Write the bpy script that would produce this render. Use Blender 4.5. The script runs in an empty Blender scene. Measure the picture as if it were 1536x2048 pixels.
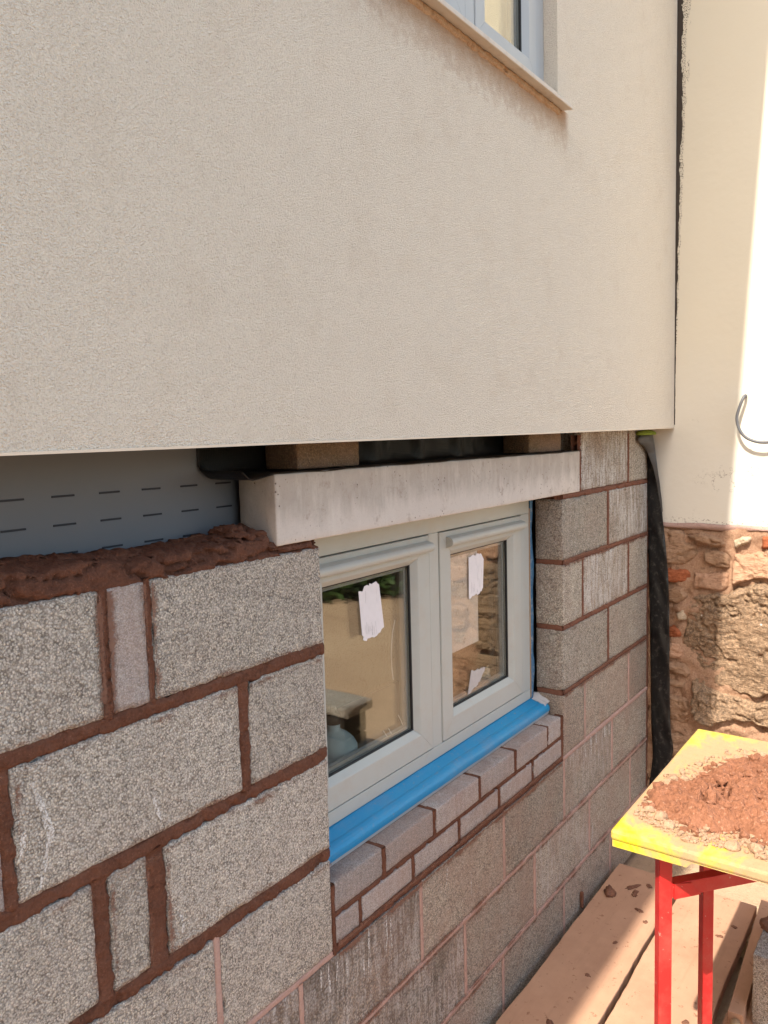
import bpy, bmesh, math, random
import numpy as np
from mathutils import Vector, Matrix

random.seed(7)
RNG = np.random.default_rng(11)
scene = bpy.context.scene
COL = scene.collection

# ------------------------------------------------------------------ camera
F_PX, CX, CY, CZ, YAW, PITCH, ROLL = 1572.232, -2.45112, -1.06112, 1.10958, 0.937919, -0.0943136, 0.0267607
def cam_axes(yaw, pitch, roll):
    f = Vector((math.sin(yaw)*math.cos(pitch), math.cos(yaw)*math.cos(pitch), math.sin(pitch)))
    r = Vector((math.cos(yaw), -math.sin(yaw), 0))
    d = f.cross(r)
    c, s = math.cos(roll), math.sin(roll)
    return c*r + s*d, -s*r + c*d, f
r_, d_, f_ = cam_axes(YAW, PITCH, ROLL)
cam_data = bpy.data.cameras.new('camera')
cam = bpy.data.objects.new('camera', cam_data)
COL.objects.link(cam)
M = Matrix.Identity(4)
for i in range(3):
    M[i][0], M[i][1], M[i][2] = r_[i], -d_[i], -f_[i]
    M[i][3] = (CX, CY, CZ)[i]
cam.matrix_world = M
cam_data.sensor_fit = 'VERTICAL'
cam_data.sensor_height = 24.0
cam_data.lens = 24.0*F_PX/2048.0
cam_data.clip_start, cam_data.clip_end = 0.05, 500
scene.camera = cam
scene.render.resolution_x, scene.render.resolution_y = 768, 1024

# ------------------------------------------------------------------ sky and sun
LIGHT = Vector((0.92, 0.062, -1.0)).normalized()       # direction the sunlight travels
ELEV = math.asin(-LIGHT.z)
AZ = math.atan2(-LIGHT.x, -LIGHT.y)                    # clockwise from +Y
world = bpy.data.worlds.new('World')
scene.world = world
world.use_nodes = True
wn = world.node_tree
bg = wn.nodes['Background']
sky = wn.nodes.new('ShaderNodeTexSky')
sky.sky_type = 'NISHITA'
sky.sun_disc = False
sky.sun_elevation = ELEV
sky.sun_rotation = AZ % (2*math.pi)
sky.air_density, sky.dust_density, sky.ozone_density = 1.0, 2.0, 0.6
wb_ = wn.nodes.new('ShaderNodeMixRGB'); wb_.blend_type = 'MULTIPLY'; wb_.inputs[0].default_value = 1.0
wb_.inputs[2].default_value = (0.985, 0.96, 0.88, 1)         # the photograph's warm white balance
wn.links.new(sky.outputs[0], wb_.inputs[1]); wn.links.new(wb_.outputs[0], bg.inputs['Color'])
bg.inputs['Strength'].default_value = 0.15
sun_data = bpy.data.lights.new('sun', 'SUN')
sun_data.energy = 2.6
sun_data.angle = math.radians(0.45)
sun_data.color = (1.0, 0.93, 0.82)
sun = bpy.data.objects.new('sun', sun_data)
COL.objects.link(sun)
sun.rotation_euler = LIGHT.to_track_quat('-Z', 'Y').to_euler()
sun.location = (-6, -2, 9)
scene.view_settings.view_transform = 'Standard'
scene.view_settings.look = 'None'
scene.view_settings.exposure = 1.76
scene.view_settings.gamma = 1.0
scene.view_settings.use_curve_mapping = False
scene.cycles.max_bounces = 8
scene.cycles.transparent_max_bounces = 12

# ------------------------------------------------------------------ numpy noise
_perm = np.random.default_rng(3).permutation(4096).astype(np.int64)
def _h(ix, iy, iz):
    return _perm[(_perm[(_perm[ix & 4095] + iy) & 4095] + iz) & 4095] / 4095.0
def vnoise(P, freq, seed=0):
    P = np.asarray(P, float)*freq + seed*17.31
    I = np.floor(P).astype(np.int64); F = P - I
    F = F*F*(3 - 2*F)
    out = 0
    for dx in (0, 1):
        wx = F[..., 0] if dx else 1 - F[..., 0]
        for dy in (0, 1):
            wy = F[..., 1] if dy else 1 - F[..., 1]
            for dz in (0, 1):
                wz = F[..., 2] if dz else 1 - F[..., 2]
                out = out + wx*wy*wz*_h(I[..., 0]+dx, I[..., 1]+dy, I[..., 2]+dz)
    return out*2 - 1
def fbm(P, freq, seed=0, oct=3, gain=0.5):
    a, s, t = 1.0, 0, 0
    for k in range(oct):
        s = s + a*vnoise(P, freq*2**k, seed+k*3); t += a; a *= gain
    return s/t

# ------------------------------------------------------------------ materials
class NT:
    def __init__(self, name):
        self.m = bpy.data.materials.new(name); self.m.use_nodes = True
        self.t = self.m.node_tree; self.t.nodes.clear()
        self.out = self.n('ShaderNodeOutputMaterial')
    def n(self, typ, **kw):
        nd = self.t.nodes.new(typ)
        for k, v in kw.items():
            setattr(nd, k, v)
        return nd
    def set(self, sock, v):
        if isinstance(v, bpy.types.NodeSocket): self.t.links.new(v, sock)
        elif isinstance(v, (tuple, list)) and len(v) == 3 and sock.type == 'RGBA': sock.default_value = (*v, 1)
        else: sock.default_value = v
    def coords(self, kind='Object', rand=True):
        tc = self.n('ShaderNodeTexCoord').outputs[kind]
        if not rand: return tc
        oi = self.n('ShaderNodeObjectInfo')
        mul = self.n('ShaderNodeVectorMath', operation='SCALE')
        comb = self.n('ShaderNodeCombineXYZ')
        for i, k in enumerate((37.0, 53.0, 71.0)):
            self.t.links.new(self.math('MULTIPLY', oi.outputs['Random'], k), comb.inputs[i])
        add = self.n('ShaderNodeVectorMath', operation='ADD')
        self.t.links.new(tc, add.inputs[0]); self.t.links.new(comb.outputs[0], add.inputs[1])
        return add.outputs[0]
    def rand(self): return self.n('ShaderNodeObjectInfo').outputs['Random']
    def math(self, op, a, b=None, c=None, clamp=False):
        nd = self.n('ShaderNodeMath', operation=op); nd.use_clamp = clamp
        self.set(nd.inputs[0], a)
        if b is not None: self.set(nd.inputs[1], b)
        if c is not None: self.set(nd.inputs[2], c)
        return nd.outputs[0]
    def noise(self, vec, scale, detail=3, rough=0.55, dist=0.0):
        nd = self.n('ShaderNodeTexNoise')
        self.set(nd.inputs['Vector'], vec); nd.inputs['Scale'].default_value = scale
        nd.inputs['Detail'].default_value = detail; nd.inputs['Roughness'].default_value = rough
        nd.inputs['Distortion'].default_value = dist
        return nd.outputs['Fac']
    def vor(self, vec, scale, feature='F1', out='Distance', rnd=1.0):
        nd = self.n('ShaderNodeTexVoronoi', feature=feature)
        self.set(nd.inputs['Vector'], vec); nd.inputs['Scale'].default_value = scale
        nd.inputs['Randomness'].default_value = rnd
        return nd.outputs[out]
    def stretch(self, vec, s):
        nd = self.n('ShaderNodeMapping'); self.set(nd.inputs['Vector'], vec); nd.inputs['Scale'].default_value = s
        return nd.outputs[0]
    def ramp(self, fac, pts):
        nd = self.n('ShaderNodeValToRGB'); self.set(nd.inputs[0], fac)
        els = nd.color_ramp.elements
        while len(els) < len(pts): els.new(0.5)
        for e, (p, c) in zip(els, pts):
            e.position = p; e.color = (c, c, c, 1) if isinstance(c, (int, float)) else (*c, 1)
        return nd.outputs[0]
    def mix(self, fac, a, b, mode='MIX'):
        nd = self.n('ShaderNodeMixRGB', blend_type=mode)
        self.set(nd.inputs[0], fac); self.set(nd.inputs[1], a); self.set(nd.inputs[2], b)
        return nd.outputs[0]
    def bump(self, h, strength=0.5, dist=0.002, normal=None):
        nd = self.n('ShaderNodeBump'); self.set(nd.inputs['Height'], h)
        nd.inputs['Strength'].default_value = strength; nd.inputs['Distance'].default_value = dist
        if normal is not None: self.t.links.new(normal, nd.inputs['Normal'])
        return nd.outputs[0]
    def sep(self, vec):
        nd = self.n('ShaderNodeSeparateXYZ'); self.set(nd.inputs[0], vec); return nd.outputs
    def pbr(self, col, rough=0.9, normal=None, metal=0.0, spec=0.3, **kw):
        p = self.n('ShaderNodeBsdfPrincipled')
        self.set(p.inputs['Base Color'], col); self.set(p.inputs['Roughness'], rough)
        p.inputs['Metallic'].default_value = metal
        p.inputs['Specular IOR Level'].default_value = spec
        if normal is not None: self.t.links.new(normal, p.inputs['Normal'])
        self.t.links.new(p.outputs[0], self.out.inputs['Surface'])
        return self.m

def mat_block(name, base, grain=170.0, pit=0.9, bstr=0.9, streak=0.0, pink=0.0, warm=0.0, contrast=1.0, dark=0.0, smear=0.38):
    k = NT(name)
    v = k.coords()
    warp = k.n('ShaderNodeTexNoise'); k.set(warp.inputs['Vector'], v); warp.inputs['Scale'].default_value = grain*0.6
    sc = k.n('ShaderNodeVectorMath', operation='SCALE'); k.t.links.new(warp.outputs['Color'], sc.inputs[0]); sc.inputs['Scale'].default_value = 0.6/grain
    ad = k.n('ShaderNodeVectorMath', operation='ADD'); k.t.links.new(v, ad.inputs[0]); k.t.links.new(sc.outputs[0], ad.inputs[1])
    w = ad.outputs[0]
    vn = k.n('ShaderNodeTexVoronoi', feature='F1'); k.set(vn.inputs['Vector'], w); vn.inputs['Scale'].default_value = grain
    vn2 = k.n('ShaderNodeTexVoronoi', feature='F1'); k.set(vn2.inputs['Vector'], w); vn2.inputs['Scale'].default_value = grain*2.3
    cs = k.sep(vn.outputs['Color']); c2 = k.sep(vn2.outputs['Color'])
    d1, d2 = vn.outputs['Distance'], vn2.outputs['Distance']
    fine = k.noise(v, grain*2.2, 2)
    cover = k.ramp(k.noise(v, grain*0.22, 3, 0.65), [(0.30, 0.45), (0.66, 1.0)])
    gaps = k.math('MAXIMUM', k.ramp(d1, [(0.40, 0.0), (0.66, 1.0)]), k.math('MULTIPLY', k.ramp(d2, [(0.38, 0.0), (0.62, 1.0)]), k.ramp(c2[0], [(0.35, 0.0), (0.8, 0.85)])))
    gaps = k.math('MULTIPLY', gaps, cover)
    gaps = k.math('MAXIMUM', gaps, k.math('MULTIPLY', k.ramp(c2[1], [(0.86, 0.0), (0.90, 0.9)]), k.ramp(d2, [(0.25, 1.0), (0.45, 0.0)])))
    val = k.math('MULTIPLY_ADD', cs[0], 0.50*contrast, 1 - 0.25*contrast)
    val = k.math('MULTIPLY', val, k.math('MULTIPLY_ADD', c2[2], 0.45*contrast, 1 - 0.22*contrast))
    val = k.math('MULTIPLY', val, k.math('MULTIPLY_ADD', fine, 0.4*contrast, 1 - 0.2*contrast))
    val = k.math('MULTIPLY', val, k.math('MULTIPLY_ADD', k.noise(v, 9, 4, 0.65), 0.30, 0.86))
    val = k.math('MULTIPLY', val, k.math('MULTIPLY_ADD', k.rand(), 0.30, 0.85))
    comb = k.mix(1.0, base, k.mix(0.0, val, val), 'MULTIPLY')
    tint = k.mix(k.math('MULTIPLY', cs[1], 0.5), comb, k.mix(1.0, comb, (1.10, 0.97, 0.80), 'MULTIPLY'))
    col = k.mix(k.math('MULTIPLY', gaps, pit), tint, (0.055, 0.045, 0.038))
    gx = k.sep(k.n('ShaderNodeTexCoord').outputs['Generated'])
    ex = k.math('ABSOLUTE', k.math('SUBTRACT', gx[0], 0.5)); ez = k.math('ABSOLUTE', k.math('SUBTRACT', gx[2], 0.5))
    em = k.math('MAXIMUM', k.math('MULTIPLY_ADD', k.noise(v, 22, 4, 0.7), 0.16, ex), k.math('MULTIPLY_ADD', k.noise(v, 19, 4, 0.7), 0.22, ez))
    col = k.mix(k.math('MULTIPLY', k.ramp(em, [(0.56, 0.0), (0.64, 1.0)]), smear), col, (0.21, 0.10, 0.065))
    if dark:
        col = k.mix(k.math('MULTIPLY', k.ramp(k.noise(v, 5, 4, 0.65), [(0.42, 0.0), (0.7, 1.0)]), dark), col, (0.09, 0.075, 0.06))
    if pink:
        col = k.mix(k.math('MULTIPLY', k.ramp(k.noise(v, 7, 3), [(0.4, 0.0), (0.68, 1.0)]), pink), col, (0.33, 0.215, 0.165))
    if streak:
        sv = k.stretch(v, (75, 40, 8))
        sm = k.math('MULTIPLY', k.ramp(k.noise(sv, 1.0, 6, 0.78), [(0.44, 0.0), (0.58, 1.0)]), k.ramp(k.noise(v, 6.0, 2), [(0.30, 0.0), (0.52, 1.0)]))
        sm = k.math('MULTIPLY', sm, k.math('MULTIPLY', k.math('SUBTRACT', 1.0, k.math('MULTIPLY', gaps, 0.9)), k.math('MULTIPLY_ADD', c2[0], 0.8, 0.9)), clamp=True)
        col = k.mix(k.math('MULTIPLY', sm, streak), col, (0.62, 0.60, 0.57))
    h = k.math('SUBTRACT', k.math('MULTIPLY_ADD', fine, 0.3, k.math('MULTIPLY', cs[2], 0.3)), k.math('ADD', k.math('MULTIPLY', d1, 0.6), k.math('MULTIPLY', gaps, 0.7)))
    return k.pbr(col, 0.95, k.bump(h, bstr, 0.003), spec=0.15)

def mat_mortar(name, c1, c2, scale=60, bstr=0.8, rough=0.9, spec=0.2, speck=None):
    k = NT(name); v = k.coords()
    n1 = k.noise(v, scale*0.25, 5, 0.65); n2 = k.noise(v, scale*4, 3, 0.6); n3 = k.noise(v, scale*1.2, 4, 0.7)
    f = k.math('MULTIPLY_ADD', n2, 0.55, k.math('MULTIPLY', n1, 0.6), clamp=True)
    col = k.mix(k.ramp(f, [(0.3, 0.0), (0.8, 1.0)]), c1, c2)
    col = k.mix(k.math('MULTIPLY', k.ramp(n3, [(0.30, 1.0), (0.42, 0.0)]), 0.55), col, tuple(x*0.4 for x in c1))
    grit = k.math('MULTIPLY', k.ramp(k.vor(v, scale*4.5, 'F1'), [(0.12, 1.0), (0.24, 0.0)]), k.ramp(n2, [(0.5, 0.0), (0.6, 1.0)]))
    col = k.mix(k.math('MULTIPLY', grit, 0.45), col, tuple(min(0.7, x*2.0+0.05) for x in c2))
    if speck:
        col = k.mix(k.math('MULTIPLY', k.ramp(k.noise(v, scale*2.5, 2), [(0.62, 0.0), (0.72, 1.0)]), 0.7), col, speck)
    h = k.math('ADD', k.math('MULTIPLY_ADD', n2, 0.5, n1), n3)
    return k.pbr(col, rough, k.bump(h, bstr, 0.004), spec=spec)

def mat_simple(name, c, rough=0.5, spec=0.4, var=0.08, vscale=12, bump=0.0, bscale=300, metal=0.0, dirt=None, dirtamt=0.0):
    k = NT(name); v = k.coords()
    n = k.noise(v, vscale, 3)
    a = tuple(min(1, x*(1-var)) for x in c); b = tuple(min(1, x*(1+var)) for x in c)
    col = k.mix(n, a, b)
    if dirt:
        col = k.mix(k.math('MULTIPLY', k.ramp(k.noise(v, vscale*1.7, 5, 0.7), [(0.5, 0.0), (0.72, 1.0)]), dirtamt), col, dirt)
    r = k.math('MULTIPLY_ADD', k.noise(v, vscale*2, 3), 0.18, rough-0.09, clamp=True)
    nm = k.bump(k.noise(v, bscale, 3), bump, 0.001) if bump else None
    return k.pbr(col, r, nm, metal=metal, spec=spec)

MAT = {}
MAT['block'] = mat_block('concrete_block_coarse', (0.515, 0.485, 0.435), 275, 0.80, 0.75, streak=0.12, pink=0.08)
MAT['block_far'] = mat_block('concrete_block_dry', (0.475, 0.44, 0.38), 240, 0.75, 0.8, streak=0.1, pink=0.2)
MAT['block_white'] = mat_block('concrete_block_limed', (0.43, 0.385, 0.33), 240, 0.7, 0.8, streak=1.0, pink=0.2)
MAT['block_smear'] = mat_block('concrete_block_smeared', (0.43, 0.385, 0.325), 240, 0.75, 0.7, streak=0.06, pink=0.45)
MAT['block_drip'] = mat_block('concrete_block_drips', (0.43, 0.385, 0.325), 240, 0.75, 0.7, streak=0.35, pink=0.4)
MAT['block_dark'] = mat_block('concrete_block_stained', (0.33, 0.285, 0.24), 185, 0.75, 0.9, streak=0.5, pink=0.3, dark=0.7)
MAT['brick'] = mat_block('concrete_brick_lilac', (0.375, 0.342, 0.33), 420, 0.45, 0.5, pink=0.35, contrast=0.9, streak=0.15)
MAT['brick_brown'] = mat_block('concrete_brick_brown', (0.20, 0.145, 0.095), 300, 0.6, 0.7, pink=0.4)
MAT['mortar_wet'] = mat_mortar('mortar_wet_red', (0.070, 0.027, 0.0155), (0.160, 0.068, 0.041), 55, 1.0, 0.9)
MAT['mortar_red'] = mat_mortar('mortar_drying_red', (0.115, 0.047, 0.03), (0.19, 0.085, 0.055), 70, 0.7)
MAT['mortar_pink'] = mat_mortar('mortar_dry_pink', (0.33, 0.205, 0.165), (0.44, 0.295, 0.245), 80, 0.5)

# ------------------------------------------------------------------ mesh helpers
def link_mesh(name, V, Fc, mat, parent=None, smooth=False, loc=None, kind=None):
    V = np.asarray(V, float)
    c = np.array(loc, float) if loc is not None else (V.min(0)+V.max(0))/2
    me = bpy.data.meshes.new(name)
    me.from_pydata((V-c).tolist(), [], [tuple(int(i) for i in f) for f in Fc])
    me.validate(); me.update()
    if smooth: me.polygons.foreach_set('use_smooth', np.ones(len(me.polygons), bool))
    o = bpy.data.objects.new(name, me); COL.objects.link(o)
    me.materials.append(mat)
    base = Vector((0, 0, 0))
    if parent is not None:
        o.parent = parent
        q = parent
        while q is not None:
            base += q.location; q = q.parent
    o.location = Vector(c.tolist()) - base
    if kind: o['kind'] = kind
    return o
def thing(name, label, cat, loc, group=None):
    o = bpy.data.objects.new(name, None); COL.objects.link(o)
    o.empty_display_size = 0.05; o.location = loc
    return tag(o, label, cat, group)
def tag(o, label, cat, group=None):
    o['label'] = label; o['category'] = cat; o['kind'] = 'thing'
    if group: o['group'] = group
    return o

def lattice_box(x, y, z):
    """closed box shell on given coordinate lists; returns V,F"""
    nx, ny, nz = len(x)-1, len(y)-1, len(z)-1
    idx = {}; V = []; Fc = []
    def vid(i, j, k):
        t = (i, j, k)
        if t not in idx:
            idx[t] = len(V); V.append((x[i], y[j], z[k]))
        return idx[t]
    for i in range(nx):
        for k in range(nz):
            Fc.append((vid(i, 0, k), vid(i+1, 0, k), vid(i+1, 0, k+1), vid(i, 0, k+1)))
            Fc.append((vid(i, ny, k), vid(i, ny, k+1), vid(i+1, ny, k+1), vid(i+1, ny, k)))
    for j in range(ny):
        for k in range(nz):
            Fc.append((vid(0, j, k), vid(0, j, k+1), vid(0, j+1, k+1), vid(0, j+1, k)))
            Fc.append((vid(nx, j, k), vid(nx, j+1, k), vid(nx, j+1, k+1), vid(nx, j, k+1)))
    for i in range(nx):
        for j in range(ny):
            Fc.append((vid(i, j, 0), vid(i, j+1, 0), vid(i+1, j+1, 0), vid(i+1, j, 0)))
            Fc.append((vid(i, j, nz), vid(i+1, j, nz), vid(i+1, j+1, nz), vid(i, j+1, nz)))
    return np.array(V), Fc
def ticks(a, b, seg, r):
    n = max(1, int(round((b-a-2*r)/seg)))
    return [a] + list(np.linspace(a+r, b-r, n+1)) + [b]
def rough_box(x0, x1, y0, y1, z0, z1, seg=0.012, r=0.004, amp=0.001, freq=120, edge=0.0015, seed=0, skew=0.0, ysegs=None):
    V, Fc = lattice_box(ticks(x0, x1, seg, r), ticks(y0, y1, ysegs or seg*2, r), ticks(z0, z1, seg, r))
    lo = np.array([x0+r, y0+r, z0+r]); hi = np.array([x1-r, y1-r, z1-r])
    C = np.clip(V, lo, hi); D = V-C; L = np.linalg.norm(D, axis=1, keepdims=True)
    N = D/np.maximum(L, 1e-9)
    V2 = C + N*r
    S = V + seed*3.17
    V2 = V2 + N*(amp*fbm(S, freq, seed, 2))[:, None]
    # ragged arrises
    ed = (np.abs(N) > 0.05).sum(1) >= 2
    nx = fbm(S, 75, seed+5, 2); nz = fbm(S+9.1, 75, seed+9, 2)
    V2[:, 0] += np.where(ed, nx*edge, 0); V2[:, 2] += np.where(ed, nz*edge, 0)
    chip = np.maximum(0, fbm(S+31, 22, seed+13, 2)-0.38)*0.045*(edge > 0.0014)
    V2 = V2 - N*np.where(ed, np.minimum(chip, 0.009), 0)[:, None]
    # gentle out-of-square
    cx, cz = (x0+x1)/2, (z0+z1)/2
    if skew:
        V2[:, 2] += (V2[:, 0]-cx)*skew
    return V2, Fc
def box(x0, x1, y0, y1, z0, z1):
    return lattice_box([x0, x1], [y0, y1], [z0, z1])
def merge(parts):
    V, Fc, o = [], [], 0
    for v, f in parts:
        V.append(np.asarray(v, float)); Fc += [tuple(i+o for i in q) for q in f]; o += len(v)
    return np.concatenate(V), Fc
def bevel_box(x0, x1, y0, y1, z0, z1, r=0.002):
    V, Fc = lattice_box([x0, x0+r, x1-r, x1], [y0, y0+r, y1-r, y1], [z0, z0+r, z1-r, z1])
    lo = np.array([x0+r, y0+r, z0+r]); hi = np.array([x1-r, y1-r, z1-r])
    C = np.clip(V, lo, hi); D = V-C; L = np.linalg.norm(D, axis=1, keepdims=True)
    return C + D/np.maximum(L, 1e-9)*r, Fc
def grid_faces(n, m, closed_u=False):
    Fc = []
    for i in range(n-1 if not closed_u else n):
        for j in range(m-1):
            a = i*m+j; b = ((i+1) % n)*m+j
            Fc.append((a, b, b+1, a+1))
    return Fc
def tube(pts, rad, seg=10, cap=True):
    pts = np.asarray(pts, float); n = len(pts)
    T = np.gradient(pts, axis=0); T /= np.linalg.norm(T, axis=1, keepdims=True)
    up = np.array([0.13, 0.31, 0.94]); V = []
    rad = np.broadcast_to(rad, n)
    for i in range(n):
        a = np.cross(T[i], up); a /= np.linalg.norm(a); b = np.cross(T[i], a)
        for s in range(seg):
            t = 2*math.pi*s/seg
            V.append(pts[i] + rad[i]*(math.cos(t)*a + math.sin(t)*b))
    Fc = []
    for i in range(n-1):
        for s in range(seg):
            s2 = (s+1) % seg
            Fc.append((i*seg+s, i*seg+s2, (i+1)*seg+s2, (i+1)*seg+s))
    if cap:
        Fc.append(tuple(range(seg))[::-1]); Fc.append(tuple((n-1)*seg+s for s in range(seg)))
    return np.array(V), Fc
def beam(p, q, w, h, up=(0, 0, 1), r=0.0015):
    """square-section bar from p to q"""
    p, q = np.array(p, float), np.array(q, float)
    L = np.linalg.norm(q-p); t = (q-p)/L
    a = np.cross(t, np.array(up, float)); a /= np.linalg.norm(a); b = np.cross(a, t)
    V, Fc = bevel_box(-w/2, w/2, 0, L, -h/2, h/2, r)
    return p + V[:, :1]*a + V[:, 1:2]*t + V[:, 2:3]*b, Fc
def frame_ring(x0, x1, z0, z1, prof, gap=0.0004):
    """four mitred members; prof = closed list of (inset, y)"""
    P = len(prof); parts = []
    def corner(i, ins):
        return [(x0+ins, z0+ins), (x1-ins, z0+ins), (x1-ins, z1-ins), (x0+ins, z1-ins)][i]
    for s in range(4):
        V = []
        for e in (s, (s+1) % 4):
            for ins, y in prof:
                x, z = corner(e, ins); V.append([x, y, z])
        V = np.array(V)
        d = V[P:].mean(0)-V[:P].mean(0); d /= np.linalg.norm(d)
        V[:P] += d*gap; V[P:] -= d*gap
        Fc = [(k, (k+1) % P, P+(k+1) % P, P+k) for k in range(P)]
        Fc += [tuple(range(P))[::-1], tuple(range(P, 2*P))]
        parts.append((V, Fc))
    return merge(parts)
def fix_normals(o):
    bm = bmesh.new(); bm.from_mesh(o.data)
    bmesh.ops.recalc_face_normals(bm, faces=bm.faces); bm.to_mesh(o.data); bm.free()
    return o
def joint_strip(a0, a1, c0, c1, horiz, y=0.0, over=0.004, bulge=0.001, rough=0.0025, seed=0, skew=0.0, step=0.004):
    """ribbon of mortar: along a, across c; lies in the joint, lapping the block edges slightly"""
    n = max(3, int((a1-a0)/step)); t = np.linspace(a0, a1, n); m = 9
    s = np.linspace(0, 1, m)
    A = np.repeat(t, m); S = np.tile(s, n)
    P0 = np.stack([A*1.0, S*0.02 + seed*1.3, A*0+seed*0.7], 1)
    wob0 = fbm(np.stack([t, t*0+seed, t*0], 1), 60, seed, 4, 0.65)*rough*1.5
    wob1 = fbm(np.stack([t, t*0+seed+4, t*0], 1), 60, seed+1, 4, 0.65)*rough*1.5
    lo = np.repeat(c0-over*0.5+wob0, m); hi = np.repeat(c1+over*0.5+wob1, m)
    C = lo+(hi-lo)*S
    e = np.abs(2*S-1)
    Y = y + np.where(e > 0.95, 0.006, np.where(e > 0.6, 0.0012, -bulge)) + fbm(P0, 70, seed+2, 4, 0.65)*rough
    pits = np.maximum(0, fbm(P0, 35, seed+7, 2)-0.35)*(0.03 if rough > 0.002 else 0.004)
    Y += np.where(e > 0.95, 0, pits)
    if horiz: V = np.stack([A, Y, C + (A-(a0+a1)/2)*skew], 1)
    else: V = np.stack([C, Y, A], 1)
    Fc = grid_faces(n, m)
    if not horiz: Fc = Fc
    else: Fc = [f[::-1] for f in Fc]
    # thickness: back sheet
    B = V.copy(); B[:, 1] = y+0.03
    nv = len(V)
    Fb = [tuple(i+nv for i in f[::-1]) for f in Fc]
    side = []
    rim = [i*m for i in range(n)]; rim2 = [i*m+m-1 for i in range(n)]
    for r0 in (rim, rim2):
        for i in range(n-1):
            side.append((r0[i], r0[i+1], r0[i+1]+nv, r0[i]+nv))
    for base in (0, (n-1)*m):
        for j in range(m-1):
            side.append((base+j, base+j+1, base+j+1+nv, base+j+nv))
    return np.concatenate([V, B]), Fc+Fb+side
def lump(c, r, seed, flat=0.6, n=2, amp=0.35):
    bm = bmesh.new(); bmesh.ops.create_icosphere(bm, subdivisions=n, radius=1.0)
    V = np.array([v.co[:] for v in bm.verts]); Fc = [tuple(v.index for v in f.verts) for f in bm.faces]; bm.free()
    k = 1 + amp*fbm(V + seed*2.3, 1.3, seed, 3)[:, None] + amp*0.5*fbm(V+seed, 3.6, seed+2, 2)[:, None]
    V = V*k
    rr = np.array(r, float) if np.ndim(r) else np.array([r, r, r*flat])
    a = random.Random(seed).uniform(0, 6.28)
    V = V*rr
    V = np.stack([V[:, 0]*math.cos(a)-V[:, 1]*math.sin(a), V[:, 0]*math.sin(a)+V[:, 1]*math.cos(a), V[:, 2]], 1)
    V[:, 2] = np.maximum(V[:, 2], -0.35*rr[2])
    return V + np.array(c) + np.array([0, 0, 0.33*rr[2]]), Fc

def sdist(P, poly):
    """signed distance (positive inside) of points to polygon, vectorised"""
    n = len(poly); d = np.full(len(P), 1e9); ins = np.zeros(len(P), bool)
    for i in range(n):
        a, b = poly[i], poly[(i+1) % n]; ab = b-a
        t = np.clip(((P-a)@ab)/(ab@ab), 0, 1); q = a+t[:, None]*ab
        d = np.minimum(d, np.linalg.norm(P-q, axis=1))
        c = (a[1] > P[:, 1]) != (b[1] > P[:, 1])
        with np.errstate(divide='ignore', invalid='ignore'):
            ins ^= c & (P[:, 0] < (b[0]-a[0])*(P[:, 1]-a[1])/(b[1]-a[1])+a[0])
    return np.where(ins, d, -d)
# ------------------------------------------------------------------ ground
GZ = -0.72
g = NT('sandy_soil'); v = g.coords(rand=False)
n1 = g.noise(v, 0.8, 5, 0.6); n2 = g.noise(v, 28, 4, 0.65)
col = g.mix(g.ramp(n1, [(0.3, 0.0), (0.7, 1.0)]), (0.36, 0.24, 0.155), (0.47, 0.34, 0.225))
col = g.mix(g.math('MULTIPLY', g.ramp(n2, [(0.5, 0.0), (0.75, 1.0)]), 0.35), col, (0.25, 0.16, 0.10))
g.pbr(col, 0.95, g.bump(g.math('ADD', n2, g.noise(v, 120, 3)), 0.5, 0.01), spec=0.15)
xs = np.concatenate([[-120, -40, -15], np.linspace(-6, 6, 61), [15, 40, 120]])
ys = np.concatenate([[-120, -40, -15], np.linspace(-7, 3, 51), [15, 40, 120]])
GX, GY = np.meshgrid(xs, ys, indexing='ij')
P = np.stack([GX, GY, GX*0], -1)
near = np.exp(-((GX/5)**2+((GY+2)/4)**2))
GZZ = GZ + 0.012*fbm(P, 1.7, 4)*near
V = np.stack([GX, GY, GZZ], -1).reshape(-1, 3)
link_mesh('ground', V, grid_faces(len(xs), len(ys)), g.m, kind='structure', loc=(0, 0, GZ))

# ------------------------------------------------------------------ upper rendered house wall
RY = -0.10           # render face
XR = 0.9085           # right end of the render
def rb(x): return 1.103 + (x+1.94)*0.0056          # bottom edge follows a slight fall
k = NT('cream_render'); v = k.coords(rand=False)
geo = k.n('ShaderNodeNewGeometry'); px, py, pz = k.sep(geo.outputs['Position'])
gr = k.noise(v, 290, 4, 0.7); gr2 = k.vor(v, 420, 'SMOOTH_F1'); big = k.noise(v, 1.6, 4, 0.6); mid = k.noise(v, 9, 4, 0.7)
base = k.mix(big, (0.735, 0.668, 0.565), (0.785, 0.715, 0.605))
base = k.mix(k.math('MULTIPLY', k.ramp(mid, [(0.52, 0.0), (0.8, 1.0)]), 0.20), base, (0.52, 0.40, 0.28))
vs = k.noise(k.stretch(v, (16, 16, 0.9)), 1.0, 3, 0.6)
base = k.mix(k.math('MULTIPLY', k.ramp(vs, [(0.58, 0.0), (0.85, 1.0)]), 0.06), base, (0.50, 0.37, 0.25))
base = k.mix(k.math('MULTIPLY', k.ramp(gr, [(0.50, 0.0), (0.68, 1.0)]), 0.42), base, (0.42, 0.345, 0.27))
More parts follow.
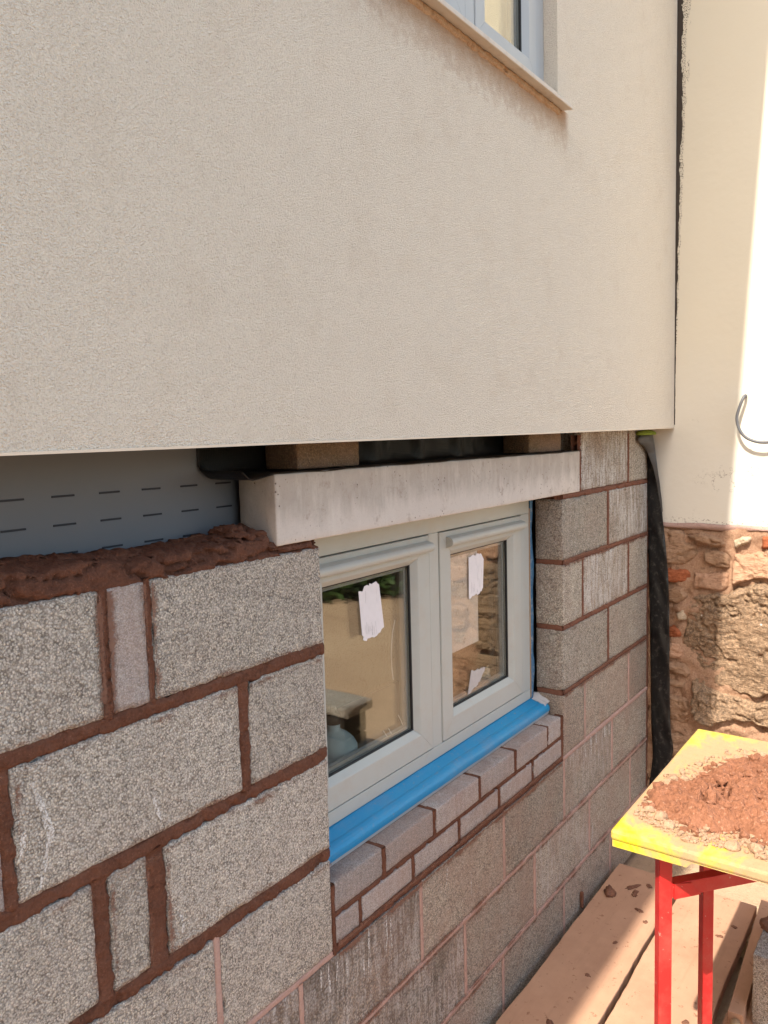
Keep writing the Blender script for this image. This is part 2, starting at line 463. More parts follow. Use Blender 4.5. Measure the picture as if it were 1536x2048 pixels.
# rusty dust stain that hugs the underside of the upper sill
dz = k.math('SUBTRACT', 2.035, pz)
nz = k.noise(v, 30, 4, 0.7)
fall = k.math('SUBTRACT', 1.0, k.math('DIVIDE', dz, k.math('MULTIPLY_ADD', nz, 0.20, 0.012)), clamp=True)
below = k.math('GREATER_THAN', dz, -0.004)
xin = k.math('MULTIPLY', k.ramp(k.math('MULTIPLY_ADD', px, -1.0, -0.17), [(0.0, 0.0), (0.03, 1.0)]), 1.0)
st = k.math('MULTIPLY', k.math('MULTIPLY', fall, below), xin)
base = k.mix(k.math('MULTIPLY', st, 0.85), base, (0.36, 0.175, 0.07))
h = k.math('ADD', gr, k.math('MULTIPLY', gr2, 0.8))
MAT['render'] = k.pbr(base, 0.95, k.bump(h, 1.0, 0.005), spec=0.1)

WX0, WX1, WZ0, WZ1 = -1.65, -0.25, 2.045, 3.25      # upper window opening
house = thing('house_wall', 'cream textured render wall overhanging the unfinished block wall', 'house wall', (-1.5, RY, 1.1))
def render_panel(x0, x1, z0, z1, follow=False):
    xs = np.linspace(x0, x1, max(2, int((x1-x0)/0.4)+1))
    V, Fc = lattice_box(list(xs), [RY, 0.16], [z0, z1])
    if follow:
        lowm = np.abs(V[:, 2]-z0) < 1e-6
        V[lowm, 2] = rb(V[lowm, 0])
    return V, Fc
parts = [render_panel(-9.0, WX0, 1.1, 4.2, True), render_panel(WX0, WX1, 1.1, WZ0, True), render_panel(WX1, XR, 1.1, 4.2, True), render_panel(WX0, WX1, WZ1, 4.2)]
link_mesh('render_coat', *merge(parts), MAT['render'], house)
# thin stop bead along the lower edge of the render
MAT['bead'] = mat_simple('stop_bead', (0.62, 0.53, 0.42), 0.6)
xs = np.linspace(-9, XR, 40)
V, Fc = lattice_box(list(xs), [RY-0.0015, RY+0.02], [0, 0.004])
V[:, 2] = rb(V[:, 0]) - 0.0035 + V[:, 2] + 0.0004*vnoise(V, 30)
link_mesh('stop_bead', V, Fc, MAT['bead'], house)

# upper window
MAT['frame_blue'] = mat_simple('window_frame_grey', (0.36, 0.385, 0.40), 0.4, 0.4, 0.05)
MAT['frame'] = mat_simple('window_frame_sage', (0.43, 0.435, 0.395), 0.42, 0.4, 0.05, dirt=(0.42, 0.33, 0.25), dirtamt=0.25)
MAT['gasket'] = mat_simple('rubber_gasket', (0.012, 0.012, 0.012), 0.6)
MAT['pale_sill'] = mat_simple('pale_sill', (0.52, 0.47, 0.41), 0.55, 0.3, 0.1, dirt=(0.3, 0.2, 0.12), dirtamt=0.5)
gl = NT('window_glass')
geo = gl.n('ShaderNodeNewGeometry')
dt = gl.n('ShaderNodeVectorMath', operation='DOT_PRODUCT')
gl.t.links.new(geo.outputs['Normal'], dt.inputs[0]); gl.t.links.new(geo.outputs['Incoming'], dt.inputs[1])
cs = gl.math('ABSOLUTE', dt.outputs['Value'])
fr = gl.math('MULTIPLY_ADD', gl.math('POWER', gl.math('SUBTRACT', 1.0, cs), 5.0), 0.91, 0.09, clamp=True)
tr = gl.n('ShaderNodeBsdfTransparent'); tr.inputs['Color'].default_value = (0.93, 0.94, 0.92, 1)
go = gl.n('ShaderNodeBsdfGlossy'); go.inputs['Roughness'].default_value = 0.0; go.inputs['Color'].default_value = (0.98, 0.96, 0.93, 1)
mx = gl.n('ShaderNodeMixShader')
gl.t.links.new(fr, mx.inputs[0]); gl.t.links.new(tr.outputs[0], mx.inputs[1]); gl.t.links.new(go.outputs[0], mx.inputs[2])
gl.t.links.new(mx.outputs[0], gl.out.inputs['Surface'])
MAT['glass'] = gl.m
MAT['spacer'] = mat_simple('glazing_spacer', (0.30, 0.29, 0.27), 0.35, 0.5)

def casement(root, fx0, fx1, fz0, fz1, yf, mullions, fw, bot, top, sw, sbot, mat, vents=False, stick=None):
    """outer frame + sashes + double glazing. mullions: list of (x0,x1)"""
    ym = yf+0.065
    fr = [bevel_box(fx0, fx1, yf, ym, fz0, fz0+bot), bevel_box(fx0, fx1, yf, ym, fz1-top, fz1)]
    fr += [bevel_box(fx0, fx0+fw, yf+0.0006, ym, fz0+bot, fz1-top), bevel_box(fx1-fw, fx1, yf+0.0006, ym, fz0+bot, fz1-top)]
    o = link_mesh('outer_frame', *merge(fr), mat, root)
    for a, b in mullions:
        link_mesh('mullion', *bevel_box(a, b, yf+0.0004, ym, fz0+bot+0.0004, fz1-top-0.0004), mat, root)
    edges = [fx0+fw] + [e for m_ in mullions for e in m_] + [fx1-fw]
    g_ = 0.003
    for i in range(0, len(edges), 2):
        a, b = edges[i]+g_, edges[i+1]-g_
        z0, z1 = fz0+bot+g_, fz1-top-g_
        s = sw
        prof = [(0, yf+0.0008), (0.0015, yf-0.002), (s-0.016, yf-0.002), (s-0.013, yf), (s, yf+0.014), (s, yf+0.058), (0, yf+0.058)]
        sash = fix_normals(link_mesh('sash', *frame_ring(a, b, z0, z1, prof), mat, root))
        gk = frame_ring(a+s-0.001, b-s+0.001, z0+s-0.001, z1-s+0.001, [(0, yf+0.0135), (0.004, yf+0.016), (0.004, yf+0.0215), (0, yf+0.0215)])
        fix_normals(link_mesh('gasket', *gk, MAT['gasket'], sash))
        sp = frame_ring(a+s+0.004, b-s-0.004, z0+s+0.004, z1-s-0.004, [(0, yf+0.0265), (0.010, yf+0.0265), (0.010, yf+0.0405), (0, yf+0.0405)])
        fix_normals(link_mesh('glazing_spacer', *sp, MAT['spacer'], sash))
        link_mesh('pane', *box(a+s-0.004, b-s+0.004, yf+0.022, yf+0.026, z0+s-0.004, z1-s+0.004), MAT['glass'], sash)
        link_mesh('pane', *box(a+s-0.004, b-s+0.004, yf+0.041, yf+0.045, z0+s-0.004, z1-s+0.004), MAT['glass'], sash)
        if vents:
            L0, L1 = (a+0.0, b-0.006) if i == 0 else (a+0.035, b-0.004)
            zc = z1-0.030
            t = np.linspace(-math.pi/2, math.pi/2, 9)
            pr = [(yf-0.0025, zc-0.016)] + [(yf-0.012-0.013*math.cos(q), zc+0.013*math.sin(q)) for q in t] + [(yf-0.0025, zc+0.016)]
            n = len(pr); V = [[L0, y, z] for y, z in pr] + [[L1, y, z] for y, z in pr]
            Fc = [(q, (q+1) % n, n+(q+1) % n, n+q) for q in range(n)] + [tuple(range(n)), tuple(range(n, 2*n))[::-1]]
            fix_normals(link_mesh('vent_hood', np.array(V), Fc, mat, sash))

up = thing('casement_window', 'grey upper window cut into the cream render with a projecting pale sill', 'window', (-0.95, -0.06, WZ0))
casement(up, WX0+0.004, WX1-0.002, WZ0+0.002, WZ1-0.004, -0.06, [(-0.70, -0.655)], 0.05, 0.045, 0.05, 0.062, 0.07, MAT['frame_blue'])
V, Fc = merge([bevel_box(WX0-0.03, WX1+0.032, RY-0.034, RY-0.0008, 2.034, 2.046, 0.002), box(WX0+0.004, WX1-0.003, RY-0.0002, -0.0615, 2.0345, 2.0465)])
V[:, 2] += np.where(V[:, 1] < RY-0.02, -0.004, 0)
link_mesh('window_sill', V, Fc, MAT['pale_sill'], up)
V, Fc = joint_strip(WX0, WX1+0.005, 2.017, 2.034, True, y=RY-0.0035, over=0.006, bulge=0.002, rough=0.004, seed=55)
MAT['sealant'] = mat_mortar('old_sealant', (0.30, 0.17, 0.09), (0.45, 0.31, 0.20), 70, 0.6)
link_mesh('sealant', V, Fc, MAT['sealant'], up)
# room behind the upper window
MAT['room_pale'] = mat_simple('pale_plaster', (0.55, 0.50, 0.44), 0.9, 0.1)
link_mesh('upper_room_wall', *merge([box(-2.3, 0.6, 1.4, 1.5, 1.9, 3.6), box(-2.3, 0.6, 0.2, 1.5, 3.6, 3.7), box(0.6, 0.7, 0.2, 1.5, 1.9, 3.7), box(-2.4, -2.3, 0.2, 1.5, 1.9, 3.7), box(-2.3, 0.6, 0.2, 1.5, 1.8, 1.9)]), MAT['room_pale'], kind='structure')
cur = np.linspace(0, 1, 60); cz = np.linspace(2.0, 3.4, 3)
V = [[-0.58+0.17*a, 0.10+0.012*math.sin(a*40)+0.004*math.sin(a*97), z] for a in cur for z in cz]
MAT['curtain'] = mat_simple('curtain_cloth', (0.40, 0.40, 0.39), 0.9, 0.1)
cu = link_mesh('curtain', np.array(V), grid_faces(60, 3), MAT['curtain'], smooth=True)
sm = cu.modifiers.new('thickness', 'SOLIDIFY'); sm.thickness = 0.003
tag(cu, 'pale curtain hanging inside the upper window', 'curtain')

# eaves of the roof above, which keep the wall in shade
MAT['soffit'] = mat_simple('soffit_board', (0.6, 0.57, 0.52), 0.6)
MAT['slate'] = mat_simple('roof_slate', (0.10, 0.095, 0.095), 0.7)
eave = thing('roof_eaves', 'projecting roof eaves above the cream wall', 'roof', (-3, -0.3, 4.2))
EY = -0.208-0.062*(4.2+0.6)
link_mesh('soffit', *box(-9.2, 1.6, EY+0.02, 0.2, 4.2, 4.22), MAT['soffit'], eave)
link_mesh('shadow_lip', *bevel_box(-3.3, 1.6, EY-0.034, EY-0.001, 4.19, 4.27, 0.012), MAT['soffit'], eave)  # unseen lip added along part of the fascia to shift its shadow edge
link_mesh('fascia', *box(-9.2, 1.6, EY, EY+0.02, 4.185, 4.36), MAT['soffit'], eave)
V = np.array([[-9.2, EY+0.01, 4.365], [1.6, EY+0.01, 4.365], [1.6, 4, 6.6], [-9.2, 4, 6.6], [-9.2, EY+0.01, 4.395], [1.6, EY+0.01, 4.395], [1.6, 4, 6.63], [-9.2, 4, 6.63]])
link_mesh('roof_slope', V, [(3, 2, 1, 0), (4, 5, 6, 7), (0, 1, 5, 4), (1, 2, 6, 5), (2, 3, 7, 6), (3, 0, 4, 7)], MAT['slate'], eave)

# ------------------------------------------------------------------ block wall
wall = thing('block_wall', 'unfinished grey concrete block wall with red mortar joints under the cream render', 'block wall', (-0.6, 0.05, GZ))
SEED = [100]
def seed():
    SEED[0] += 1; return SEED[0]
def block(x0, x1, z0, z1, mat='block', seg=0.010, y0=0.0, y1=0.1, name='concrete_block', edge=0.0022, r=0.004, skew=0.0):
    s = seed(); rr = random.Random(s)
    dy = rr.uniform(-0.0015, 0.0015)
    V, Fc = rough_box(x0, x1, y0+dy, y1, z0, z1, seg, r, 0.0012, 110, edge, s, skew + rr.uniform(-0.002, 0.002))
    return link_mesh(name, V, Fc, MAT[mat], wall, smooth=True)
def joint(a0, a1, c0, c1, horiz, mat, **kw):
    V, Fc = joint_strip(a0, a1, c0, c1, horiz, seed=seed(), **kw)
    return link_mesh('mortar_joint', V, Fc, MAT[mat], wall, smooth=True)

# left pier (new work, wet red mortar)
LX = -1.231
LP = [
    (0.685, 0.888, [(-3.55, -3.115, 'block'), (-3.10, -2.665, 'block'), (-2.65, -2.215, 'block'), (-2.198, -1.753, 'block'), (-1.737, -1.668, 'brick'), (-1.656, LX, 'block')]),
    (0.459, 0.662, [(-3.75, -3.31, 'block'), (-3.29, -2.85, 'block'), (-2.83, -2.39, 'block'), (-2.37, -2.02, 'block'), (-2.003, -1.929, 'brick'), (-1.909, -1.474, 'block'), (-1.449, LX, 'block')]),
    (0.237, 0.434, [(-3.58, -3.14, 'block'), (-3.12, -2.68, 'block'), (-2.66, -2.25, 'block'), (-2.232, -1.794, 'block'), (-1.766, -1.693, 'block'), (-1.656, LX, 'block')]),
    (0.004, 0.212, [(-3.80, -3.36, 'block'), (-3.345, -2.91, 'block'), (-2.895, -2.46, 'block'), (-2.445, -2.01, 'block'), (-1.995, -1.560, 'block'), (-1.546, LX-0.004, 'block')]),
]
for ci, (z0, z1, bl) in enumerate(LP):
    for i, (a, b, m_) in enumerate(bl):
        near = b > -2.3
        block(a, b, z0, z1, m_, 0.0085 if near else 0.03, name='concrete_brick' if m_ == 'brick' else 'concrete_block', skew=0.0)
        if i+1 < len(bl):
            dry = ci == 3
            joint(z0-0.004, z1+0.004, b, bl[i+1][0], False, 'mortar_pink' if dry else 'mortar_wet', rough=0.0018 if dry else 0.0060, bulge=0.0 if dry else 0.0005)
beds = [(0.662, 0.685, 'mortar_wet'), (0.434, 0.459, 'mortar_wet'), (0.212, 0.237, 'mortar_wet'), (-0.010, 0.004, 'mortar_pink')]
for z0, z1, m_ in beds:
    joint(-3.9, LX, z0, z1, True, m_, rough=0.0066 if 'wet' in m_ else 0.0015, over=0.006)
# old lower courses
def course(z0, z1, per, x0, x1, mats, dark=()):
    xs = [x0] + [p for p in per if x0 < p < x1] + [x1]
    for i in range(len(xs)-1):
        a = xs[i] + (0.007 if i else 0); b = xs[i+1] - (0.007 if i < len(xs)-2 else 0)
        if b-a < 0.03: continue
        block(a, b, z0, z1, mats(i, a, b), 0.012 if b > -2.0 else 0.04, r=0.003, edge=0.0012)
        if i: joint(z0-0.003, z1+0.003, xs[i]-0.007, xs[i]+0.007, False, 'mortar_pink', rough=0.0012, bulge=0.0022)
XE = 0.885
course(-0.219, -0.010, [-0.891-0.4485*k_ for k_ in range(1, 7)][::-1]+[-0.891, -0.443, 0.0, 0.464], -3.9, XE,
       lambda i, a, b: 'block_dark' if b < -0.8 and b > -1.4 else ('block_drip' if a > -0.01 and b < 0.5 else 'block_smear'))
course(-0.443, -0.231, [-0.678-0.45*k_ for k_ in range(1, 7)][::-1]+[-0.678, -0.234, 0.23, 0.674], -3.9, XE,
       lambda i, a, b: 'block_dark' if -1.2 < b < -0.6 else ('block_drip' if a > -0.3 and b < 0.3 else 'block_smear'))
course(-0.668, -0.455, [-0.458-0.45*k_ for k_ in range(1, 7)][::-1]+[-0.458, -0.006, 0.443], -3.9, XE, lambda i, a, b: 'block_smear')
for z0, z1 in [(-0.231, -0.219), (-0.455, -0.443)]:
    joint(-3.9, XE, z0-0.001, z1+0.001, True, 'mortar_pink', rough=0.0013, bulge=0.003)
joint(-0.012, XE, -0.010, 0.006, True, 'mortar_pink', rough=0.0013, bulge=0.003)
# right pier
RP = [
    (0.006, 0.217, [(0.0, 0.183, 'block_smear'), (0.196, 0.650, 'block_smear'), (0.664, XE, 'block_smear')], 'mortar_pink'),
    (0.233, 0.442, [(0.0, 0.417, 'block_far'), (0.433, XE, 'block_far')], 'mortar_red'),
    (0.459, 0.667, [(0.0, 0.166, 'block_far'), (0.181, 0.642, 'block_white'), (0.658, XE, 'block_far')], 'mortar_red'),
    (0.683, 0.889, [(0.0, 0.414, 'block_far'), (0.433, XE, 'block_white')], 'mortar_red'),
    (0.908, 1.130, [(0.163, 0.638, 'block_white'), (0.655, XE, 'block_far')], 'mortar_red'),
]
for z0, z1, bl, jm in RP:
    for i, (a, b, m_) in enumerate(bl):
        block(a, b, z0, z1, m_, 0.012)
        if i+1 < len(bl): joint(z0-0.003, min(z1+0.003, 1.1), b, bl[i+1][0], False, jm, rough=0.002)
for z0, z1, m_ in [(0.217, 0.233, 'mortar_red'), (0.442, 0.459, 'mortar_red'), (0.667, 0.683, 'mortar_red')]:
    joint(0.002, XE, z0, z1, True, m_, rough=0.0022, bulge=0.001)
joint(0.0, XE, 0.889, 0.906, True, 'mortar_red', rough=0.003, bulge=0.001)
joint(0.905, 1.10, 0.1445, 0.161, False, 'mortar_red', rough=0.004)          # vertical joint at the lintel end
joint(-0.66, 1.12, XE+0.001, XE+0.018, False, 'mortar_red', rough=0.003)     # mortar at the return corner
# mortar visible inside the jamb reveal
for z0, z1 in [(0.217, 0.233), (0.442, 0.459), (0.667, 0.683)]:
    V, Fc = rough_box(0.0015, 0.05, 0.004, 0.099, z0-0.001, z1+0.001, 0.008, 0.003, 0.002, 80, 0.002, seed())
    link_mesh('mortar_joint', V, Fc, MAT['mortar_red'], wall, smooth=True)
# bricks under the sill
UP = [(-1.221, -1.046), (-1.032, -0.824), (-0.811, -0.589), (-0.575, -0.366), (-0.352, -0.134), (-0.122, -0.022)]
DN = [(-1.222, -1.141), (-1.129, -0.927), (-0.913, -0.703), (-0.689, -0.473), (-0.459, -0.251), (-0.232, -0.022)]
for (z0, z1, bl) in [(0.084, 0.152, UP), (0.012, 0.073, DN)]:
    for i, (a, b) in enumerate(bl):
        block(a, b, z0, z1, 'brick', 0.009, name='concrete_brick', edge=0.001, r=0.004)
        if i+1 < len(bl):
            top = 0.0785 if z1 < 0.1 else 0.150
            joint(z0-0.004, top, b, bl[i+1][0], False, 'mortar_wet', rough=0.0022, bulge=0.0004)
            if z1 > 0.1:
                V, Fc = rough_box(b-0.001, bl[i+1][0]+0.001, 0.003, 0.098, 0.10, 0.1500, 0.01, 0.003, 0.0015, 90, 0.001, seed())
                link_mesh('mortar_joint', V, Fc, MAT['mortar_wet'], wall, smooth=True)
joint(-1.228, -0.016, 0.073, 0.084, True, 'mortar_wet', rough=0.0022, bulge=0.0008)
joint(-1.236, -0.012, -0.009, 0.012, True, 'mortar_wet', rough=0.0032, bulge=0.0012)
joint(-0.006, 0.150, -0.023, -0.002, False, 'mortar_wet', rough=0.002)
joint(-0.010, 0.150, LX-0.002, -1.222, False, 'mortar_wet', rough=0.002)
# mortar core behind everything (fills the joints)
core = [box(-3.9, LX-0.012, 0.009, 0.097, -0.66, 0.88), box(-1.235, -0.012, 0.009, 0.097, -0.66, 0.145), box(0.012, XE-0.004, 0.0095, 0.0965, -0.66, 0.90), box(0.175, XE-0.004, 0.0098, 0.0965, 0.902, 1.12)]
link_mesh('mortar_core', *merge(core), MAT['mortar_red'], wall)

k = NT('lime_bloom'); v = k.coords()
pb = k.n('ShaderNodeBsdfPrincipled'); pb.inputs['Base Color'].default_value = (0.66, 0.64, 0.61, 1); pb.inputs['Roughness'].default_value = 0.95; pb.inputs['Specular IOR Level'].default_value = 0.1
tb = k.n('ShaderNodeBsdfTransparent'); mxs = k.n('ShaderNodeMixShader')
k.set(mxs.inputs[0], k.ramp(k.noise(v, 260, 4, 0.7), [(0.43, 0.0), (0.57, 0.9)]))
k.t.links.new(tb.outputs[0], mxs.inputs[1]); k.t.links.new(pb.outputs[0], mxs.inputs[2]); k.t.links.new(mxs.outputs[0], k.out.inputs['Surface'])
MAT['lime'] = k.m
RUNS = [([(-1.881, 0.631), (-1.871, 0.601), (-1.862, 0.57), (-1.856, 0.545), (-1.864, 0.522), (-1.871, 0.494), (-1.879, 0.467)], 9), ([(-1.896, 0.566), (-1.9, 0.546), (-1.903, 0.528)], 7), ([(-1.674, 0.53), (-1.671, 0.507), (-1.662, 0.482)], 7), ([(-1.634, 0.301), (-1.629, 0.278), (-1.632, 0.266)], 5),
 ([(0.18, 0.000), (0.184, -0.064)], 7), ([(0.237, 0.000), (0.241, -0.079)], 8), ([(0.286, 0.000), (0.291, -0.054)], 8), ([(0.373, -0.003), (0.378, -0.06)], 8), ([(0.42, -0.010), (0.426, -0.06)], 8), ([(0.25, -0.329), (0.255, -0.379), (0.235, -0.419)], 9),
 ([(-1.112, -0.009), (-1.113, -0.039), (-1.11, -0.083)], 4), ([(-1.043, -0.009), (-1.042, -0.066), (-1.048, -0.113)], 4), ([(-1.028, -0.023), (-1.024, -0.114)], 4), ([(-1.134, -0.076), (-1.132, -0.119)], 5), ([(-1.115, -0.08), (-1.118, -0.134)], 5), ([(-0.767, -0.029), (-0.776, -0.073)], 4), ([(-0.645, -0.095), (-0.645, -0.168)], 3),
 ([(-1.279, -0.014), (-1.281, -0.052)], 5), ([(-1.254, -0.011), (-1.254, -0.085)], 6), ([(-1.226, -0.022), (-1.23, -0.066)], 5), ([(-1.195, -0.034), (-1.192, -0.077)], 5)]
for ri, (pl, wd) in enumerate(RUNS):
    P = np.array(pl); n = 26; tt = np.linspace(0, len(P)-1, n)
    X = np.interp(tt, range(len(P)), P[:, 0]); Z = np.interp(tt, range(len(P)), P[:, 1])
    T3 = np.stack([X*0+ri, Z, Z*0], 1)
    wv_ = wd*0.00072*(0.75+0.7*fbm(T3, 60, ri, 3)) * np.sin(np.linspace(0.35, math.pi-0.15, n))**0.6
    X = X + 0.002*fbm(T3, 40, ri+50, 3)
    V = []
    for i in range(n):
        for o_ in (-1.0, -0.4, 0.4, 1.0): V.append((X[i]+o_*wv_[i], -0.0036-0.0006*(1-abs(o_)), Z[i]))
    link_mesh('lime_run', np.array(V), [f[::-1] for f in grid_faces(n, 4)], MAT['lime'], wall, smooth=True)

k = NT('mortar_smear'); v = k.coords()
pb = k.n('ShaderNodeBsdfPrincipled'); pb.inputs['Roughness'].default_value = 0.95; pb.inputs['Specular IOR Level'].default_value = 0.1
k.set(pb.inputs['Base Color'], k.mix(k.noise(v, 120, 3), (0.14, 0.065, 0.042), (0.25, 0.14, 0.10)))
fa = k.n('ShaderNodeAttribute'); fa.attribute_name = 'fade'
tb = k.n('ShaderNodeBsdfTransparent'); mxs = k.n('ShaderNodeMixShader')
cov = k.math('MULTIPLY_ADD', k.noise(v, 14, 3, 0.6), 0.7, k.math('MULTIPLY', k.noise(v, 190, 4, 0.7), 0.6))
k.set(mxs.inputs[0], k.math('MULTIPLY', k.ramp(k.math('ADD', cov, k.math('MULTIPLY_ADD', fa.outputs['Fac'], 0.42, -0.42)), [(0.47, 0.0), (0.62, 1.0)]), 0.75))
k.t.links.new(tb.outputs[0], mxs.inputs[1]); k.t.links.new(pb.outputs[0], mxs.inputs[2]); k.t.links.new(mxs.outputs[0], k.out.inputs['Surface'])
MAT['smear'] = k.m
def smear(a0, a1, c0, c1, horiz, reach):
    n = max(4, int((a1-a0)/0.02)); m = 9; V = []; fd = []
    cc = (c0+c1)/2; half = (c1-c0)/2
    for a in np.linspace(a0, a1, n):
        for t in np.linspace(-1, 1, m):
            c = cc + t*(half+reach); V.append((a, -0.0040, c) if horiz else (c, -0.0040, a))
            fd.append(1-max(0, (abs(c-cc)-half)/reach)**0.7 if abs(c-cc) > half*0.9 else 0.0)
    Fc = grid_faces(n, m)
    o = link_mesh('mortar_smear', np.array(V), [f[::-1] for f in Fc] if horiz else Fc, MAT['smear'], wall, smooth=True)
    at = o.data.attributes.new('fade', 'FLOAT', 'POINT'); at.data.foreach_set('value', np.array(fd, np.float32))
for z0, z1, m_ in beds[:3]:
    smear(-2.1, LX-0.003, z0, z1, True, 0.026)
for ci, (z0, z1, bl) in enumerate(LP[:3]):
    for i in range(len(bl)-1):
        if bl[i][1] > -2.1: smear(z0+0.004, z1-0.004, bl[i][1], bl[i+1][0], False, 0.022)
for z0, z1 in [(0.217, 0.233), (0.442, 0.459), (0.667, 0.683), (0.889, 0.906)]:
    smear(0.006, XE-0.004, z0, z1, True, 0.022)
for z0, z1 in [(-0.231, -0.219), (-0.455, -0.443)]:
    smear(-1.9, XE-0.004, z0, z1, True, 0.024)
smear(-1.22, -0.02, -0.012, 0.010, True, 0.03)

# thick wet bed waiting for the next course on the left pier, and lumps by the lintel
def wet_bed(x0, x1):
    xs = np.arange(x0, x1+1e-6, 0.0045); prof_n = 22
    V = []
    for x in xs:
        e = max(0.0, min(1.0, (x1-x)/0.02)) if x > x1-0.02 else 1
        top = 0.934 if x < -1.42 else (0.934 - 0.0*(x+1.42))
        if x > -1.37: top = 0.906
        top += 0.006*math.sin(x*9.0)
        pts = [(0.004, 0.884)]
        for q in np.linspace(0, 1, 9): pts.append((-0.001+0.010*q**1.5, 0.888+(top-0.888)*0.85*q))
        for q in np.linspace(0.12, 1, 9): pts.append((0.009+0.075*q, top-0.006*(1-q) + 0.006*q))
        pts += [(0.094, 0.91), (0.094, 0.884)]
        V += [(x, y, z) for y, z in pts]
    m = len(pts)
    V = np.array(V)
    nn = fbm(V, 30, 21, 4, 0.6); n2 = fbm(V+5, 95, 22, 3, 0.6)
    inner = np.tile(np.arange(m), len(xs))
    w = np.where((inner == 0) | (inner >= m-2), 0, 1)
    V[:, 1] += w*(0.005*nn+0.0055*n2); V[:, 2] += w*np.where(inner > 6, 1.0, 0.3)*(0.008*fbm(V+3, 14, 31, 3)+0.009*fbm(V+3, 60, 33, 4, 0.7))
    crack = np.maximum(0, 0.10-np.abs(fbm(V*np.array([0.6, 1, 1.4]), 24, 44, 3)))*0.16
    V[:, 1] += w*crack
    right = V[:, 0] > -1.372
    V[:, 2] = np.where(right, np.minimum(V[:, 2], 0.9045), V[:, 2])
    Fc = grid_faces(len(xs), m)
    Fc += [tuple(range(m)), tuple((len(xs)-1)*m+i for i in range(m))[::-1]]
    o = link_mesh('mortar_bed', V, Fc, MAT['mortar_wet'], wall, smooth=True)
    return fix_normals(o)
wet_bed(-3.6, LX-0.002)
for i, (x, y, z, r) in enumerate([(-1.40, 0.03, 0.934, 0.018), (-1.43, 0.055, 0.942, 0.022), (-1.385, 0.07, 0.941, 0.018), (-1.47, 0.05, 0.935, 0.012), (-1.80, 0.06, 0.936, 0.013), (-1.37, 0.012, 0.916, 0.012)]):
    V, Fc = lump((x, y, z-0.012), (r*1.5, r, r*0.75), 70+i, n=4, amp=0.75)
    link_mesh('mortar_lump', V, Fc, MAT['mortar_wet'], wall, smooth=True)

# ------------------------------------------------------------------ lintel and what stands on it
k = NT('cast_concrete'); v = k.coords(rand=False)
n1 = k.noise(v, 11, 6, 0.72); n2 = k.noise(v, 260, 3, 0.6)
col = k.mix(n1, (0.33, 0.29, 0.255), (0.50, 0.455, 0.405))
zz = k.sep(k.n('ShaderNodeTexCoord').outputs['Object'])[2]
wash = k.math('MULTIPLY', k.ramp(k.math('MULTIPLY_ADD', k.noise(k.stretch(v, (28, 10, 7)), 1.0, 4, 0.65), 0.13, zz), [(0.03, 1.0), (0.075, 0.0)]), 0.75)
col = k.mix(wash, col, (0.58, 0.525, 0.475))
run = k.math('MULTIPLY', k.ramp(k.noise(k.stretch(v, (30, 10, 6)), 1.0, 6, 0.75), [(0.50, 0.0), (0.68, 1.0)]), 0.5)
col = k.mix(run, col, (0.60, 0.56, 0.505))
grm = k.math('MULTIPLY', k.ramp(k.noise(v, 26, 5, 0.75), [(0.56, 0.0), (0.70, 1.0)]), 0.5)
col = k.mix(grm, col, (0.25, 0.19, 0.155))
pit = k.ramp(k.vor(v, 75, 'F1'), [(0.10, 1.0), (0.17, 0.0)])
pit = k.math('MULTIPLY', pit, k.ramp(k.noise(v, 14, 2), [(0.50, 0.0), (0.60, 1.0)]))
col = k.mix(k.math('MULTIPLY', pit, 0.85), col, (0.10, 0.075, 0.06))
rough_spk = k.math('MULTIPLY', k.ramp(n2, [(0.56, 0.0), (0.72, 1.0)]), 0.35)
col = k.mix(rough_spk, col, (0.3, 0.25, 0.22))
MAT['lintel'] = k.pbr(col, 0.9, k.bump(k.math('SUBTRACT', k.math('MULTIPLY', n2, 0.5), pit), 0.5, 0.002), spec=0.15)
V, Fc = rough_box(-1.36, 0.142, -0.003, 0.097, 0.9055, 1.0455, 0.012, 0.003, 0.0007, 60, 0.0013, 900)
tag(link_mesh('lintel', V, Fc, MAT['lintel'], smooth=True), 'pale precast concrete lintel spanning the lower window', 'lintel')
for (a, b, lab) in [(-1.268, -1.064, 'brown-stained concrete brick wedged on the lintel near its pale left end'), (-0.205, 0.038, 'concrete brick wedged on the lintel near the white-streaked right blocks')]:
    V, Fc = rough_box(a, b, 0.020, 0.112, 1.0495, 1.26, 0.012, 0.004, 0.0008, 110, 0.001, seed())
    tag(link_mesh('concrete_brick', V, Fc, MAT['brick_brown'], smooth=True), lab, 'concrete brick', 'bricks propped between lintel and render')
k = NT('black_plastic'); v = k.coords(rand=False)
wv = k.vor(v, 230, 'F1', rnd=0.0)
k.pbr((0.006, 0.006, 0.0065), k.math('MULTIPLY_ADD', k.noise(v, 18, 3), 0.25, 0.34), k.bump(wv, 0.35, 0.002), spec=0.3)
MAT['dpc'] = k.m
k = NT('black_strip'); v = k.coords(rand=False)
dust = k.math('MULTIPLY', k.ramp(k.noise(v, 45, 5, 0.7), [(0.53, 0.0), (0.72, 1.0)]), 0.5)
k.pbr(k.mix(dust, (0.007, 0.007, 0.0075), (0.13, 0.115, 0.10)), k.math('MULTIPLY_ADD', dust, 0.5, 0.34), k.bump(k.noise(v, 25, 3), 0.35, 0.004), spec=0.45)
MAT['dpc_strip'] = k.m
